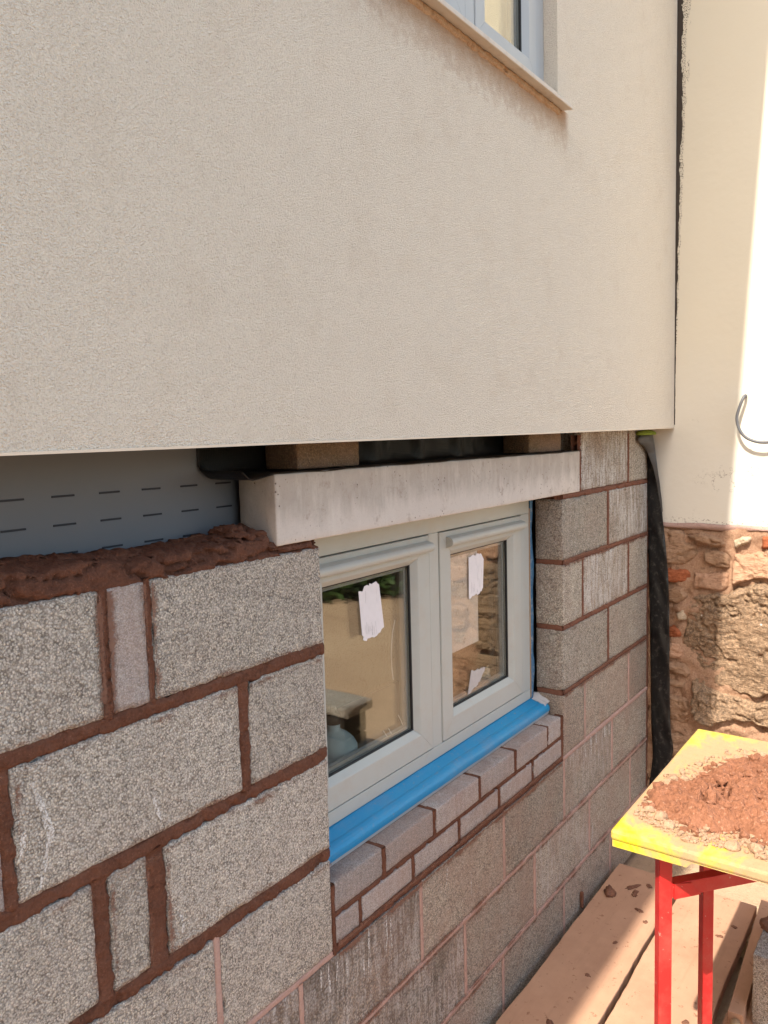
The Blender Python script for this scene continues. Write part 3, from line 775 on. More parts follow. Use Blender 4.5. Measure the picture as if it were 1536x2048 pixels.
# cavity tray: back sheet, turned on to the lintel
xs = np.linspace(-1.445, 0.158, 200)
path = [(0.1175, 1.30), (0.1175, 1.20), (0.1175, 1.14), (0.1172, 1.10), (0.117, 1.075), (0.115, 1.057), (0.108, 1.0485), (0.08, 1.0475), (0.05, 1.0475), (0.02, 1.0475), (0.004, 1.0475), (-0.006, 1.0465)]
V = []
for x in xs:
    for j, (y, z) in enumerate(path):
        wr = 0.0
        if 2 <= j <= 5 and -1.02 < x < -0.24: wr = -0.012*max(0, math.sin(x*26+1.1*math.sin(x*9))) * (0.6+0.4*math.sin(x*61))
        zz_ = z + (0.0012*math.sin(x*17)+0.0008*math.sin(x*43) if j >= 10 else 0)
        if x < -1.362:
            t = (-1.362-x)/0.083
            zz_ = z - 0.010*math.sin(min(1, t)*math.pi*0.5) + (0.03*max(0, t-0.75)*4*0.6 if z < 1.09 else 0)
        V.append((x, y+wr, zz_))
tr_ = link_mesh('cavity_tray', np.array(V), grid_faces(len(xs), len(path)), MAT['dpc'], smooth=True)
sm = tr_.modifiers.new('thickness', 'SOLIDIFY'); sm.thickness = 0.0012; sm.offset = 1
tag(tr_, 'black embossed plastic tray sheet laid over the lintel and turned up behind', 'plastic sheet')

# dashed membrane on the inner leaf
k = NT('membrane_sheet'); v = k.coords(rand=False)
col = k.mix(k.noise(v, 3, 3), (0.115, 0.125, 0.14), (0.15, 0.16, 0.175))
k.pbr(col, 0.5, k.bump(k.noise(v, 7, 2), 0.15, 0.01), spec=0.35)
MAT['membrane'] = k.m
MAT['dash'] = mat_simple('dash_print', (0.018, 0.02, 0.028), 0.6)
mb = thing('breather_membrane', 'grey blue sheet printed with black dashes behind the left block pier', 'membrane', (-2.6, 0.121, 0.2))
xs = np.linspace(-3.9, -1.25, 60); zs = np.linspace(0.0, 1.5, 20)
V = np.array([(x, 0.121+0.0015*math.sin(x*7+z*3), z) for x in xs for z in zs])
o = link_mesh('sheet', V, grid_faces(60, 20), MAT['membrane'], mb, smooth=True)
sm = o.modifiers.new('thickness', 'SOLIDIFY'); sm.thickness = 0.001; sm.offset = 1
dparts = []
for zr in (1.0765, 1.0285, 0.9815, 0.9345, 0.887):
    if zr > 1.05: continue
    for i in range(-24, 8):
        x = -1.834+0.0867*i
        if x < -3.85 or x > -1.34: continue
        yq = 0.121+0.0015*math.sin((x+0.02)*7+zr*3)
        dparts.append(bevel_box(x, x+0.041, yq-0.0022, yq+0.001, zr-0.0017, zr+0.0017, 0.0006))
dash_objs = 0
big_ = []
for pV, pF in dparts:
    if pV[:, 0].min() > -2.05: link_mesh('dash', pV, pF, MAT['dash'], mb)
    else: big_.append((pV, pF))
link_mesh('dash_rows', *merge(big_), MAT['dash'], mb, kind='stuff')

# inner leaf and the dark room behind the lower window
MAT['plaster'] = mat_simple('brown_plaster', (0.16, 0.115, 0.075), 0.9, 0.1, 0.1, 5)
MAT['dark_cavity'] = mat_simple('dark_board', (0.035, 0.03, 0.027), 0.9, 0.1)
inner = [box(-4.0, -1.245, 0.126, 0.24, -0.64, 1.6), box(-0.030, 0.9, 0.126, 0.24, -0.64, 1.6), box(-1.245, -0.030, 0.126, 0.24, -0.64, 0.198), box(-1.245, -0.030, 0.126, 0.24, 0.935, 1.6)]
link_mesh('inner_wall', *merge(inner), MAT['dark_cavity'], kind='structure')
room = [box(-3.2, 1.6, 2.6, 2.7, -0.9, 1.8), box(-3.3, -3.2, 0.24, 2.7, -0.9, 1.8), box(1.6, 1.7, 0.24, 2.7, -0.9, 1.8), box(-3.3, 1.7, 0.24, 2.7, -1.0, -0.9), box(-3.3, 1.7, 0.24, 2.7, 1.8, 1.9)]
link_mesh('room_wall', *merge(room), MAT['plaster'], kind='structure')

# ------------------------------------------------------------------ lower window
win = thing('casement_window', 'pale grey two-sash window with torn white stickers, set in the block wall', 'window', (-0.64, 0.13, 0.205))
casement(win, -1.237, -0.046, 0.205, 0.93, 0.10, [(-0.665, -0.617)], 0.060, 0.035, 0.085, 0.072, 0.08, MAT['frame'], vents=True)
# torn stickers on the glass (in front of outer pane at y = .122)
MAT['paper'] = mat_simple('torn_paper', (0.74, 0.70, 0.70), 0.8, 0.2, 0.08, 60)
MAT['card'] = mat_mortar('pale_card', (0.60, 0.49, 0.42), (0.72, 0.63, 0.57), 30, 0.2)
def sticker(poly, y, mat, name='sticker', seed_=1, parent=win, th=0.0006):
    pts = []
    rr = random.Random(seed_)
    for i in range(len(poly)):
        a, b = np.array(poly[i][:2]), np.array(poly[(i+1) % len(poly)][:2])
        n = max(1, int(np.linalg.norm(b-a)/0.006)) if poly[i][2] else 1
        for q in range(n):
            p_ = a+(b-a)*q/n
            if poly[i][2] and q: p_ = p_ + np.array([rr.uniform(-1, 1), rr.uniform(-1, 1)])*0.0035
            pts.append(p_)
    n = len(pts)
    V = [(p_[0], y, p_[1]) for p_ in pts] + [(p_[0], y+th, p_[1]) for p_ in pts]
    Fc = [tuple(range(n)), tuple(range(n, 2*n))[::-1]] + [(i, (i+1) % n, n+(i+1) % n, n+i) for i in range(n)]
    return fix_normals(link_mesh(name, np.array(V), Fc, mat, parent))
MAT['ink'] = mat_simple('tear_line', (0.33, 0.31, 0.30), 0.8)
s1 = sticker([(-0.954, 0.735, 0), (-0.938, 0.732, 0), (-0.930, 0.743, 1), (-0.881, 0.748, 1), (-0.869, 0.738, 0), (-0.852, 0.623, 1), (-0.896, 0.606, 1), (-0.936, 0.607, 1), (-0.945, 0.623, 0)], 0.1212, MAT['paper'], seed_=3)
s2 = sticker([(-0.415, 0.747, 1), (-0.339, 0.746, 0), (-0.323, 0.726, 0), (-0.330, 0.636, 1), (-0.358, 0.622, 1), (-0.380, 0.624, 1), (-0.417, 0.617, 0)], 0.1212, MAT['paper'], seed_=4)
for st_, (xa, xb, za, zb) in ((s1, (-0.945, -0.868, 0.615, 0.735)), (s2, (-0.405, -0.335, 0.63, 0.74))):
    rr = random.Random(int(abs(xa)*1000)); tears = []
    for i in range(26):
        x = rr.uniform(xa, xb); z = rr.choice([za, zb, rr.uniform(za, zb)]) + rr.uniform(-0.004, 0.012); h_ = rr.uniform(0.006, 0.035)
        if z+h_ > zb or z < za-0.004: continue
        tilt = rr.uniform(-0.004, 0.001); w_ = rr.uniform(0.0003, 0.0009)
        tears.append((np.array([[x, 0.12085, z], [x+w_, 0.12085, z], [x+w_+tilt, 0.12085, z+h_], [x+tilt, 0.12085, z+h_]]), [(0, 1, 2, 3)]))
    link_mesh('tear_lines', *merge(tears), MAT['ink'], st_, kind='stuff')
sticker([(-0.545, 0.765, 0), (-0.352, 0.765, 0), (-0.352, 0.473, 0), (-0.556, 0.470, 0)], 0.1275, MAT['card'], name='card_sheet', th=0.002)
MAT['film'] = mat_simple('torn_film', (0.46, 0.43, 0.41), 0.4, 0.4, 0.2, 50)
sticker([(-0.412, 0.393, 1), (-0.324, 0.383, 0), (-0.331, 0.372, 1), (-0.373, 0.339, 1), (-0.435, 0.325, 0)], 0.1205, MAT['film'], name='film_scrap', seed_=8)
sticker([(-0.331, 0.362, 1), (-0.252, 0.366, 1), (-0.238, 0.313, 0), (-0.335, 0.305, 0)], 0.1465, MAT['film'], name='film_scrap', seed_=9)
# scratches on the left pane
MAT['scratch'] = mat_simple('glass_scratch', (0.75, 0.68, 0.56), 0.6)
for pts in ([(-0.803, 0.632), (-0.816, 0.60), (-0.824, 0.55), (-0.823, 0.51), (-0.818, 0.475)], [(-0.80, 0.375), (-0.785, 0.352), (-0.779, 0.34)], [(-0.868, 0.353), (-0.852, 0.333)], [(-0.845, 0.352), (-0.832, 0.334)]):
    P = np.array([(x, 0.1216, z) for x, z in pts])
    link_mesh('scratch', *tube(P, 0.0006, 5), MAT['scratch'], win)

# things inside on the window board
MAT['timber_raw'] = mat_simple('raw_timber', (0.36, 0.24, 0.14), 0.8, 0.2, 0.15, 25, 0.2)
wb = link_mesh('window_board', *bevel_box(-1.30, 0.02, 0.241, 0.66, 0.150, 0.174), MAT['timber_raw'], kind='structure')
MAT['bottle'] = mat_simple('white_plastic', (0.62, 0.67, 0.69), 0.35, 0.4, 0.04)
MAT['cap'] = mat_simple('dark_cap', (0.05, 0.035, 0.03), 0.5)
bt = thing('plastic_bottle', 'pale plastic bottle with a dark cap behind the left window pane', 'bottle', (-0.962, 0.208, 0.140))
def lathe(prof, cx, cy, seg=32):
    V = []; n = len(prof)
    for r, z in prof:
        for s in range(seg):
            a = 2*math.pi*s/seg; V.append((cx+r*math.cos(a), cy+r*math.sin(a), z))
    Fc = [(i*seg+s, i*seg+(s+1) % seg, (i+1)*seg+(s+1) % seg, (i+1)*seg+s) for i in range(n-1) for s in range(seg)]
    Fc += [tuple(range(seg))[::-1], tuple((n-1)*seg+s for s in range(seg))]
    return np.array(V), Fc
link_mesh('bottle_body', *lathe([(0.058, 0.140), (0.062, 0.146), (0.062, 0.262), (0.0595, 0.270), (0.0605, 0.276), (0.060, 0.290), (0.052, 0.305), (0.037, 0.319), (0.020, 0.329), (0.0165, 0.334), (0.0165, 0.352)], -0.955, 0.215), MAT['bottle'], bt, smooth=True)
link_mesh('cap', *lathe([(0.019, 0.348), (0.019, 0.372), (0.010, 0.377), (0.008, 0.392)], -0.955, 0.215, 20), MAT['cap'], bt, smooth=True)
lp = []
rr = random.Random(5)
k = NT('bottle_label'); v = k.coords(rand=False)
rows = k.math('FRACT', k.math('MULTIPLY', k.sep(v)[2], 190.0))
mask = k.math('MULTIPLY', k.math('GREATER_THAN', rows, 0.45), k.ramp(k.noise(k.stretch(v, (420, 420, 60)), 1.0, 1), [(0.46, 0.0), (0.5, 1.0)]))
k.pbr(k.mix(mask, (0.50, 0.53, 0.56), (0.12, 0.13, 0.16)), 0.5)
MAT['label'] = k.m
ang = np.linspace(-1.75, 0.35, 26)
V = [(-0.955+0.0626*math.cos(a), 0.215+0.0626*math.sin(a), z) for a in ang for z in (0.160, 0.258)]
V += [(-0.955+0.0621*math.cos(a), 0.215+0.0621*math.sin(a), z) for a in ang for z in (0.160, 0.258)]
Fc = grid_faces(26, 2) + [tuple(i+52 for i in f[::-1]) for f in grid_faces(26, 2)]
link_mesh('label', np.array(V), Fc, MAT['label'], bt, smooth=True)
V = []
for i, (a0, a1, z) in enumerate([(-1.25, -1.05, 0.250), (-1.0, -0.75, 0.250), (-0.7, -0.45, 0.251), (-0.38, -0.2, 0.251)]):
    aa = np.linspace(a0, a1, 6)
    W = np.array([(-0.955+0.0630*math.cos(a), 0.215+0.0630*math.sin(a), z+dz) for a in aa for dz in (-0.0035, 0.0035)])
    V.append((W, grid_faces(6, 2)))
link_mesh('label_print', *merge(V), MAT['gasket'], bt)

bt.location.z += 0.035
# blue film covered sill
k = NT('blue_film'); v = k.coords(rand=False)
col = k.mix(k.noise(v, 5, 3), (0.010, 0.20, 0.40), (0.014, 0.255, 0.47))
d = k.math('MULTIPLY', k.ramp(k.noise(v, 55, 4, 0.7), [(0.62, 0.0), (0.67, 1.0)]), k.ramp(k.noise(v, 4, 2), [(0.42, 0.25), (0.58, 1.0)]))
d = k.math('MAXIMUM', d, k.math('MULTIPLY', k.ramp(k.noise(v, 8, 6, 0.75), [(0.50, 0.0), (0.75, 1.0)]), 0.35))
col = k.mix(k.math('MULTIPLY', d, 0.7), col, (0.30, 0.23, 0.20))
k.pbr(col, k.math('MULTIPLY_ADD', k.noise(v, 9, 3), 0.25, 0.25), k.bump(k.math('ADD', k.noise(k.stretch(v, (9, 60, 60)), 1.0, 4, 0.6, 1.0), k.noise(v, 30, 3)), 0.30, 0.004), spec=0.5)
MAT['blue'] = k.m
sl = thing('window_sill', 'bright blue film covered sill under the lower window', 'window sill', (-0.64, 0.075, 0.155))
prof = [(0.105, 0.2035), (0.072, 0.1905), (0.066, 0.1905), (0.058, 0.1875), (0.052, 0.184), (0.047, 0.178), (0.0455, 0.172), (0.0455, 0.163), (0.060, 0.163), (0.120, 0.175)]
xs = np.linspace(-1.232, -0.012, 60); m = len(prof)
V = np.array([(x, y+0.0004*math.sin(x*30), z+0.0005*math.sin(x*23+y*50)) for x in xs for y, z in prof])
Fc = [(i*m+j, i*m+(j+1) % m, (i+1)*m+(j+1) % m, (i+1)*m+j) for i in range(59) for j in range(m)] + [tuple(range(m)), tuple(59*m+j for j in range(m))[::-1]]
fix_normals(link_mesh('sill_board', V, Fc, MAT['blue'], sl))
MAT['sill_edge'] = mat_simple('sill_edge', (0.40, 0.38, 0.36), 0.6)
link_mesh('sill_underside', *bevel_box(-1.231, -0.014, 0.0475, 0.098, 0.1535, 0.1622, 0.001), MAT['sill_edge'], sl)
# crumpled grey film at the right end of the sill
xs = np.linspace(0, 1, 22); ys = np.linspace(0, 1, 14)
V = np.array([(-0.038+0.038*a, 0.050+0.058*b, 0.180+0.022*b+0.010*a) for a in xs for b in ys])
V[:, 2] += 0.006*fbm(V, 60, 5, 3) + 0.004; V[:, 1] += 0.004*fbm(V, 45, 6, 3)
o = link_mesh('film_wrap', V, grid_faces(22, 14), MAT['film'], sl, smooth=True)
sm = o.modifiers.new('thickness', 'SOLIDIFY'); sm.thickness = 0.0015
# blue plastic strip and timber edge between frame and jamb
k = NT('blue_strip'); v = k.coords(rand=False)
k.pbr(k.mix(k.ramp(k.noise(v, 60, 4, 0.7), [(0.5, 0.0), (0.75, 1.0)]), (0.035, 0.12, 0.22), (0.22, 0.27, 0.31)), 0.35, k.bump(k.noise(v, 40, 3), 0.5, 0.004), spec=0.5)
zs = np.linspace(0.175, 0.93, 90)
V = np.array([(-0.0405+0.022*b+0.003*math.sin(z*21+b)*b, 0.1035-0.006*math.sin(b*3.1)+0.002*math.sin(z*33+2*b)+0.002*vnoise(np.array([[z, b, 0]]), 30)[0], z) for z in zs for b in np.linspace(0, 1, 6)])
o = link_mesh('plastic_strip', V, grid_faces(90, 6), k.m, smooth=True)
sm = o.modifiers.new('thickness', 'SOLIDIFY'); sm.thickness = 0.001
tag(o, 'crinkled blue plastic strip beside the right edge of the lower window', 'plastic strip')
link_mesh('timber_packer', *bevel_box(-0.0455, -0.0420, 0.0985, 0.16, 0.21, 0.86, 0.0008), MAT['timber_raw'], win)

# ------------------------------------------------------------------ neighbouring wall: cream coat above, old stone below
NX = 0.918
nb = thing('neighbour_wall', 'old return wall with cream paint above and rough sunlit stone below', 'stone wall', (NX+0.2, -0.5, GZ))
k = NT('cream_paint'); v = k.coords(rand=False)
geo = k.n('ShaderNodeNewGeometry'); px, py, pz = k.sep(geo.outputs['Position'])
col = k.mix(k.noise(v, 1.3, 4, 0.6), (0.645, 0.585, 0.465), (0.70, 0.64, 0.515))
lowc = k.ramp(k.math('MULTIPLY_ADD', k.noise(v, 3, 3), 0.5, k.math('SUBTRACT', pz, 1.25)), [(0.0, 1.0), (0.45, 0.0)])
col = k.mix(k.math('MULTIPLY', lowc, 0.5), col, (0.66, 0.63, 0.57))
# grimy crack where the two coats meet, the gap's darkness painted in
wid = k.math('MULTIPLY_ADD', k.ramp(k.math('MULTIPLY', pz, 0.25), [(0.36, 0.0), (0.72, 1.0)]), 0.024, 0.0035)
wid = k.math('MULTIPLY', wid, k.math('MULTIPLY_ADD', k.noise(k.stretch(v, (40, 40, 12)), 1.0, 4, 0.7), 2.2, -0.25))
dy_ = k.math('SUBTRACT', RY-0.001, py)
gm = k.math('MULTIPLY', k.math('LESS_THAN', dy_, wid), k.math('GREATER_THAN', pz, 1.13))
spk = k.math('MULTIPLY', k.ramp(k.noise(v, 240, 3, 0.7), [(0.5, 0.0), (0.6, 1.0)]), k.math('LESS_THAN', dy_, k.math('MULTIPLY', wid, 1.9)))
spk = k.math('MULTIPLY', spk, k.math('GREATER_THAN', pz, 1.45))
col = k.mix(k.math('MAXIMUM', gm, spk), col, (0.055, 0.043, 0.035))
# hairline cracks and specks low down
ck = k.ramp(k.math('ABSOLUTE', k.math('SUBTRACT', k.noise(v, 5, 5, 0.7), 0.5)), [(0.0, 1.0), (0.006, 0.0)])
ckm = k.math('MULTIPLY', ck, k.math('MULTIPLY', k.ramp(k.noise(v, 4, 2), [(0.52, 0.0), (0.6, 1.0)]), k.math('LESS_THAN', pz, 1.15)))
col = k.mix(k.math('MULTIPLY', ckm, 0.8), col, (0.2, 0.15, 0.11))
edge_s = k.math('MULTIPLY', k.math('LESS_THAN', pz, k.math('MULTIPLY_ADD', k.noise(v, 9, 2), 0.06, 0.712)), k.ramp(k.noise(v, 130, 4, 0.7), [(0.56, 0.0), (0.62, 1.0)]))
col = k.mix(k.math('MULTIPLY', edge_s, 0.8), col, (0.19, 0.13, 0.10))
k.pbr(col, 0.8, k.bump(k.noise(v, 22, 5, 0.6), 0.25, 0.006), spec=0.2)
MAT['cream'] = k.m
YE = -1.04
# cream coat: closed slab with a wavy lower edge
ys = np.linspace(YE, 0.13, 118); zs = np.concatenate([[0, 0.012, 0.03, 0.06], np.linspace(0.12, 3.45, 40)])
lowz = 0.722 + 0.009*fbm(np.stack([ys, ys*0, ys*0], 1), 9, 61, 4, 0.6)
V = []
for i, y in enumerate(ys):
    for z in zs:
        V.append((NX-0.006, y, lowz[i]+z))
V = np.array(V); V[:, 0] += 0.0035*fbm(V, 2.5, 62, 3)
m = len(zs); Fc = grid_faces(len(ys), m); nv = len(V)
B = V.copy(); B[:, 0] = NX+0.03
Fc = [f[::-1] for f in Fc] + [tuple(i+nv for i in f) for f in Fc] + [(i*m, (i+1)*m, (i+1)*m+nv, i*m+nv) for i in range(len(ys)-1)] + [(j, j+1, j+1+nv, j+nv) for j in range(m-1)] 
Fc += [((len(ys)-1)*m+j, (len(ys)-1)*m+j+1, (len(ys)-1)*m+j+1+nv, (len(ys)-1)*m+j+nv) for j in range(m-1)]
fix_normals(link_mesh('cream_coat', np.concatenate([V, B]), Fc, MAT['cream'], nb, smooth=False))
link_mesh('wall_core', *merge([box(NX+0.028, 5.5, YE+0.02, 4.0, GZ-0.05, 4.18), box(NX+0.028, 5.5, YE, YE+0.02, 0.73, 4.175)]), MAT['cream'], nb)

def mat_stone(name, c1, c2, lichen=0.0, red=0.0):
    k = NT(name); v = k.coords()
    n1 = k.noise(v, 10, 5, 0.65); n2 = k.noise(v, 70, 4, 0.7); n3 = k.noise(k.stretch(v, (1, 22, 60)), 1.0, 4, 0.6, 1.2)
    col = k.mix(k.math('MULTIPLY_ADD', n3, 0.6, k.math('MULTIPLY', n1, 0.4)), c1, c2)
    col = k.mix(k.math('MULTIPLY', k.ramp(n2, [(0.5, 0.0), (0.7, 1.0)]), 0.5), col, tuple(x*0.55 for x in c1))
    if lichen:
        f = k.math('MULTIPLY', k.ramp(k.noise(v, 95, 5, 0.75), [(0.40, 0.0), (0.60, 1.0)]), k.ramp(n1, [(0.3, 0.5), (0.6, 1.0)]))
        col = k.mix(k.math('MULTIPLY', f, lichen), col, (0.075, 0.055, 0.042))
        w = k.math('MULTIPLY', k.ramp(k.vor(v, 28, 'F1'), [(0.10, 1.0), (0.16, 0.0)]), k.ramp(k.noise(v, 11, 2), [(0.57, 0.0), (0.63, 1.0)]))
        col = k.mix(k.math('MULTIPLY', w, 0.85), col, (0.62, 0.57, 0.53))
    h = k.math('MULTIPLY_ADD', n2, 0.5, k.math('ADD', n3, k.math('MULTIPLY', k.noise(v, 240, 3), 0.3)))
    return k.pbr(col, 0.93, k.bump(h, 1.0, 0.011), spec=0.12)
MAT['stone'] = mat_stone('brown_rubble', (0.25, 0.14, 0.085), (0.43, 0.275, 0.17))
MAT['stone_pale'] = mat_stone('pale_rubble', (0.42, 0.31, 0.21), (0.58, 0.46, 0.33))
MAT['stone_pink'] = mat_stone('pink_rubble', (0.38, 0.21, 0.13), (0.52, 0.32, 0.205))
MAT['stone_dark'] = mat_stone('lichen_stone', (0.28, 0.175, 0.105), (0.48, 0.33, 0.21), lichen=0.8)
MAT['red_brick'] = mat_stone('red_brick', (0.26, 0.075, 0.032), (0.42, 0.14, 0.065))
MAT['earth'] = mat_mortar('earth_mortar', (0.22, 0.115, 0.068), (0.40, 0.25, 0.16), 35, 0.9)
def resample(poly, step):
    P = np.array(poly, float); out = []
    n = len(P)
    for i in range(n):
        a, b = P[i], P[(i+1) % n]; q = max(1, int(np.linalg.norm(b-a)/step))
        for j in range(q): out.append(a+(b-a)*j/q)
    return np.array(out)
def smooth_poly(P, it=2):
    for _ in range(it): P = (np.roll(P, 1, 0)+2*P+np.roll(P, -1, 0))/4
    return P
def stone(poly, mat, h=0.03, s=1, name='stone', step=0.010, round_=1, jag=0.009, rough=0.008, g=0.006):
    """rough quarry-faced stone: a displaced grid clipped to an irregular outline, its rim sunk in the mortar"""
    P = smooth_poly(resample(poly, step), round_)
    P3 = np.stack([P[:, 0], P[:, 1], P[:, 0]*0], 1)
    P = P + np.stack([fbm(P3, 40, s, 3), fbm(P3+7, 40, s+1, 3)], 1)*jag
    gy = np.arange(P[:, 0].min()-2*g, P[:, 0].max()+2*g, g); gz = np.arange(P[:, 1].min()-2*g, P[:, 1].max()+2*g, g)
    YY, ZZ = np.meshgrid(gy, gz, indexing='ij'); Q = np.stack([YY.ravel(), ZZ.ravel()], 1)
    sd = sdist(Q, P)
    Q3 = np.stack([Q[:, 0]*0+s*0.37, Q[:, 0], Q[:, 1]], 1)
    face = np.clip(sd/0.011, 0, 1)**0.55
    # bedding layers and fractures
    warp = fbm(Q3, 9, s+2, 3)*0.05
    lay = Q[:, 1]*((s % 5)*0.25+0.6) + Q[:, 0]*((s % 7)-3)*0.22 + warp
    steps = np.abs(((lay*34) % 1.0)-0.5)*2
    rid = np.abs(fbm(Q3, 11, s+6, 4, 0.6))
    H = h*face + face*(1.5*rough*fbm(Q3, 14, s, 5, 0.62) + 0.55*rough*(steps-0.5)*(0.5+fbm(Q3, 12, s+9, 2)) - 1.3*rough*np.maximum(0, 0.10-rid)/0.10)
    H += face*((Q[:, 0]-P[:, 0].mean())*((s*37 % 11)-5)*0.035 + (Q[:, 1]-P[:, 1].mean())*((s*53 % 13)-6)*0.035)
    H = np.where(sd > 0, H, -0.03)
    ok = (sd > -1.5*g)
    ids = -np.ones(len(Q), int); ids[ok] = np.arange(ok.sum()); ids = ids.reshape(YY.shape)
    V = np.stack([NX-H, Q[:, 0], Q[:, 1]], 1)[ok]
    q = np.stack([ids[:-1, :-1], ids[:-1, 1:], ids[1:, 1:], ids[1:, :-1]], -1).reshape(-1, 4); q = q[(q >= 0).all(1)]
    return link_mesh(name, V, q, MAT[mat], nb, smooth=True)
ST = {
'a': ([(-0.050, 0.697), (-0.141, 0.693), (-0.155, 0.644), (-0.195, 0.63), (-0.2, 0.574), (-0.16, 0.548), (-0.119, 0.54), (-0.050, 0.55)], 'stone', 0.030),
'b': ([(-0.154, 0.67), (-0.212, 0.689), (-0.278, 0.674), (-0.317, 0.651), (-0.309, 0.626), (-0.261, 0.632), (-0.208, 0.638)], 'stone', 0.042),
'c': ([(-0.222, 0.609), (-0.261, 0.625), (-0.317, 0.615), (-0.331, 0.584), (-0.325, 0.542), (-0.28, 0.543), (-0.227, 0.567)], 'stone', 0.030),
'd': ([(-0.334, 0.664), (-0.359, 0.677), (-0.415, 0.675), (-0.407, 0.652), (-0.372, 0.639), (-0.34, 0.626)], 'stone_pale', 0.040),
'e': ([(-0.060, 0.53), (-0.165, 0.536), (-0.179, 0.512), (-0.17, 0.482), (-0.147, 0.469), (-0.060, 0.467)], 'red_brick', 0.028),
'f': ([(-0.185, 0.517), (-0.323, 0.532), (-0.322, 0.468), (-0.298, 0.447), (-0.181, 0.445)], 'stone_pink', 0.026),
's': ([(-0.162, 0.401), (-0.202, 0.431), (-0.32, 0.442), (-0.332, 0.460), (-0.43, 0.496), (-0.60, 0.48), (-0.62, 0.36), (-0.58, 0.20), (-0.60, 0.06), (-0.477, 0.049), (-0.44, 0.019), (-0.355, 0.040), (-0.268, 0.046), (-0.214, 0.104), (-0.15, 0.137), (-0.14, 0.23), (-0.156, 0.312)], 'stone_dark', 0.048),
'w': ([(-0.183, 0.067), (-0.214, 0.087), (-0.26, 0.032), (-0.355, 0.025), (-0.44, 0.005), (-0.481, 0.029), (-0.60, 0.04), (-0.62, -0.10), (-0.483, -0.091), (-0.416, -0.076), (-0.331, -0.084), (-0.262, -0.134), (-0.203, -0.114), (-0.18, -0.069)], 'stone_dark', 0.040),
'i': ([(-0.070, 0.451), (-0.152, 0.457), (-0.161, 0.406), (-0.121, 0.373), (-0.070, 0.384)], 'stone', 0.024),
'j': ([(-0.115, 0.348), (-0.16, 0.372), (-0.16, 0.312), (-0.124, 0.301)], 'stone_pale', 0.034),
'k': ([(-0.080, 0.278), (-0.131, 0.277), (-0.142, 0.24), (-0.080, 0.224)], 'red_brick', 0.022),
'l': ([(-0.080, 0.214), (-0.138, 0.216), (-0.15, 0.142), (-0.080, 0.136)], 'stone_pink', 0.026),
'm': ([(-0.080, 0.127), (-0.15, 0.129), (-0.187, 0.097), (-0.169, 0.065), (-0.080, 0.08)], 'stone', 0.034),
'n': ([(-0.080, 0.053), (-0.165, 0.055), (-0.161, 0.015), (-0.080, 0.019)], 'stone', 0.028),
'o': ([(-0.080, -0.016), (-0.17, -0.022), (-0.185, -0.103), (-0.167, -0.141), (-0.080, -0.125)], 'stone', 0.030),
'p': ([(-0.441, 0.683), (-0.55, 0.689), (-0.55, 0.627), (-0.44, 0.629)], 'red_brick', 0.026),
'q': ([(-0.339, 0.602), (-0.442, 0.622), (-0.54, 0.615), (-0.55, 0.513), (-0.432, 0.507), (-0.332, 0.474), (-0.335, 0.565)], 'stone_pink', 0.036),
}
for i, (key, (poly, mt, h_)) in enumerate(ST.items()):
    big_s = key in 'sw'
    stone(poly, mt, h_, 200+i*7, jag=0.014 if big_s else 0.010, name='brick' if mt == 'red_brick' else 'stone', rough=0.011 if big_s else (0.004 if mt == 'red_brick' else 0.0085), g=0.005)
# the rest of the rubble, rows of irregular stones (beyond the frame and behind the stand)
rr = random.Random(77)
def rowfill(y0, y1, z0, z1, sd):
    z = z0; s = sd
    while z < z1-0.03:
        hh = min(rr.uniform(0.075, 0.13), z1-z); y = y0
        while y > y1+0.02:
            w = min(rr.uniform(0.09, 0.22), y-y1)
            j = lambda a: a+rr.uniform(-0.012, 0.012)
            poly = [(j(y-0.006), j(z+0.006)), (j(y-w/2), j(z+0.004)), (j(y-w+0.006), j(z+0.008)), (j(y-w+0.005), j(z+hh-0.008)), (j(y-w/2), j(z+hh-0.003)), (j(y-0.006), j(z+hh-0.007))]
            stone(poly, rr.choice(['stone', 'stone', 'stone_pale', 'stone_pink', 'stone_dark']), rr.uniform(0.012, 0.034), s, step=0.014, jag=0.014, rough=0.010, g=0.008)
            s += 5; y -= w
        z += hh
rowfill(-0.06, YE+0.01, GZ-0.02, -0.15, 500)
rowfill(-0.64, YE+0.01, -0.15, 0.69, 900)
# earthy mortar bed behind the stones
ys = np.arange(YE, 0.131, 0.010); zs = np.arange(GZ-0.05, 0.715, 0.010)
V = np.array([(NX, y, z) for y in ys for z in zs])
V[:, 0] += 0.020*fbm(V, 11, 71, 4, 0.65) - 0.006 - 0.006 + 0.009*fbm(V, 60, 72, 3) + 0.03*np.maximum(0, 0.1-np.abs(fbm(V, 9, 75, 3)))/0.1*0.5
link_mesh('earth_mortar', V, [f[::-1] for f in grid_faces(len(ys), len(zs))], MAT['earth'], nb, smooth=True)
# thin ledge of pinkish mortar under the cream coat
ys = np.linspace(YE, 0.1, 130); V = []
for y in ys:
    d1 = 0.004*vnoise(np.array([[y, 0, 0]]), 20)[0]; d2 = 0.006*vnoise(np.array([[y, 3, 0]]), 14)[0]
    for (dx, z) in [(-0.02, 0.725), (0.012, 0.722+d1), (0.015, 0.712+d1), (0.012+d2, 0.700+d2), (-0.02, 0.697)]:
        V.append((NX-dx-0.004*abs(d2)*100*0.1, y, z))
V = np.array(V); V[:, 0] += 0.003*fbm(V, 60, 73, 2)
link_mesh('mortar_ledge', V, [f[::-1] for f in grid_faces(len(ys), 5)], MAT['mortar_pink'], nb, smooth=True)

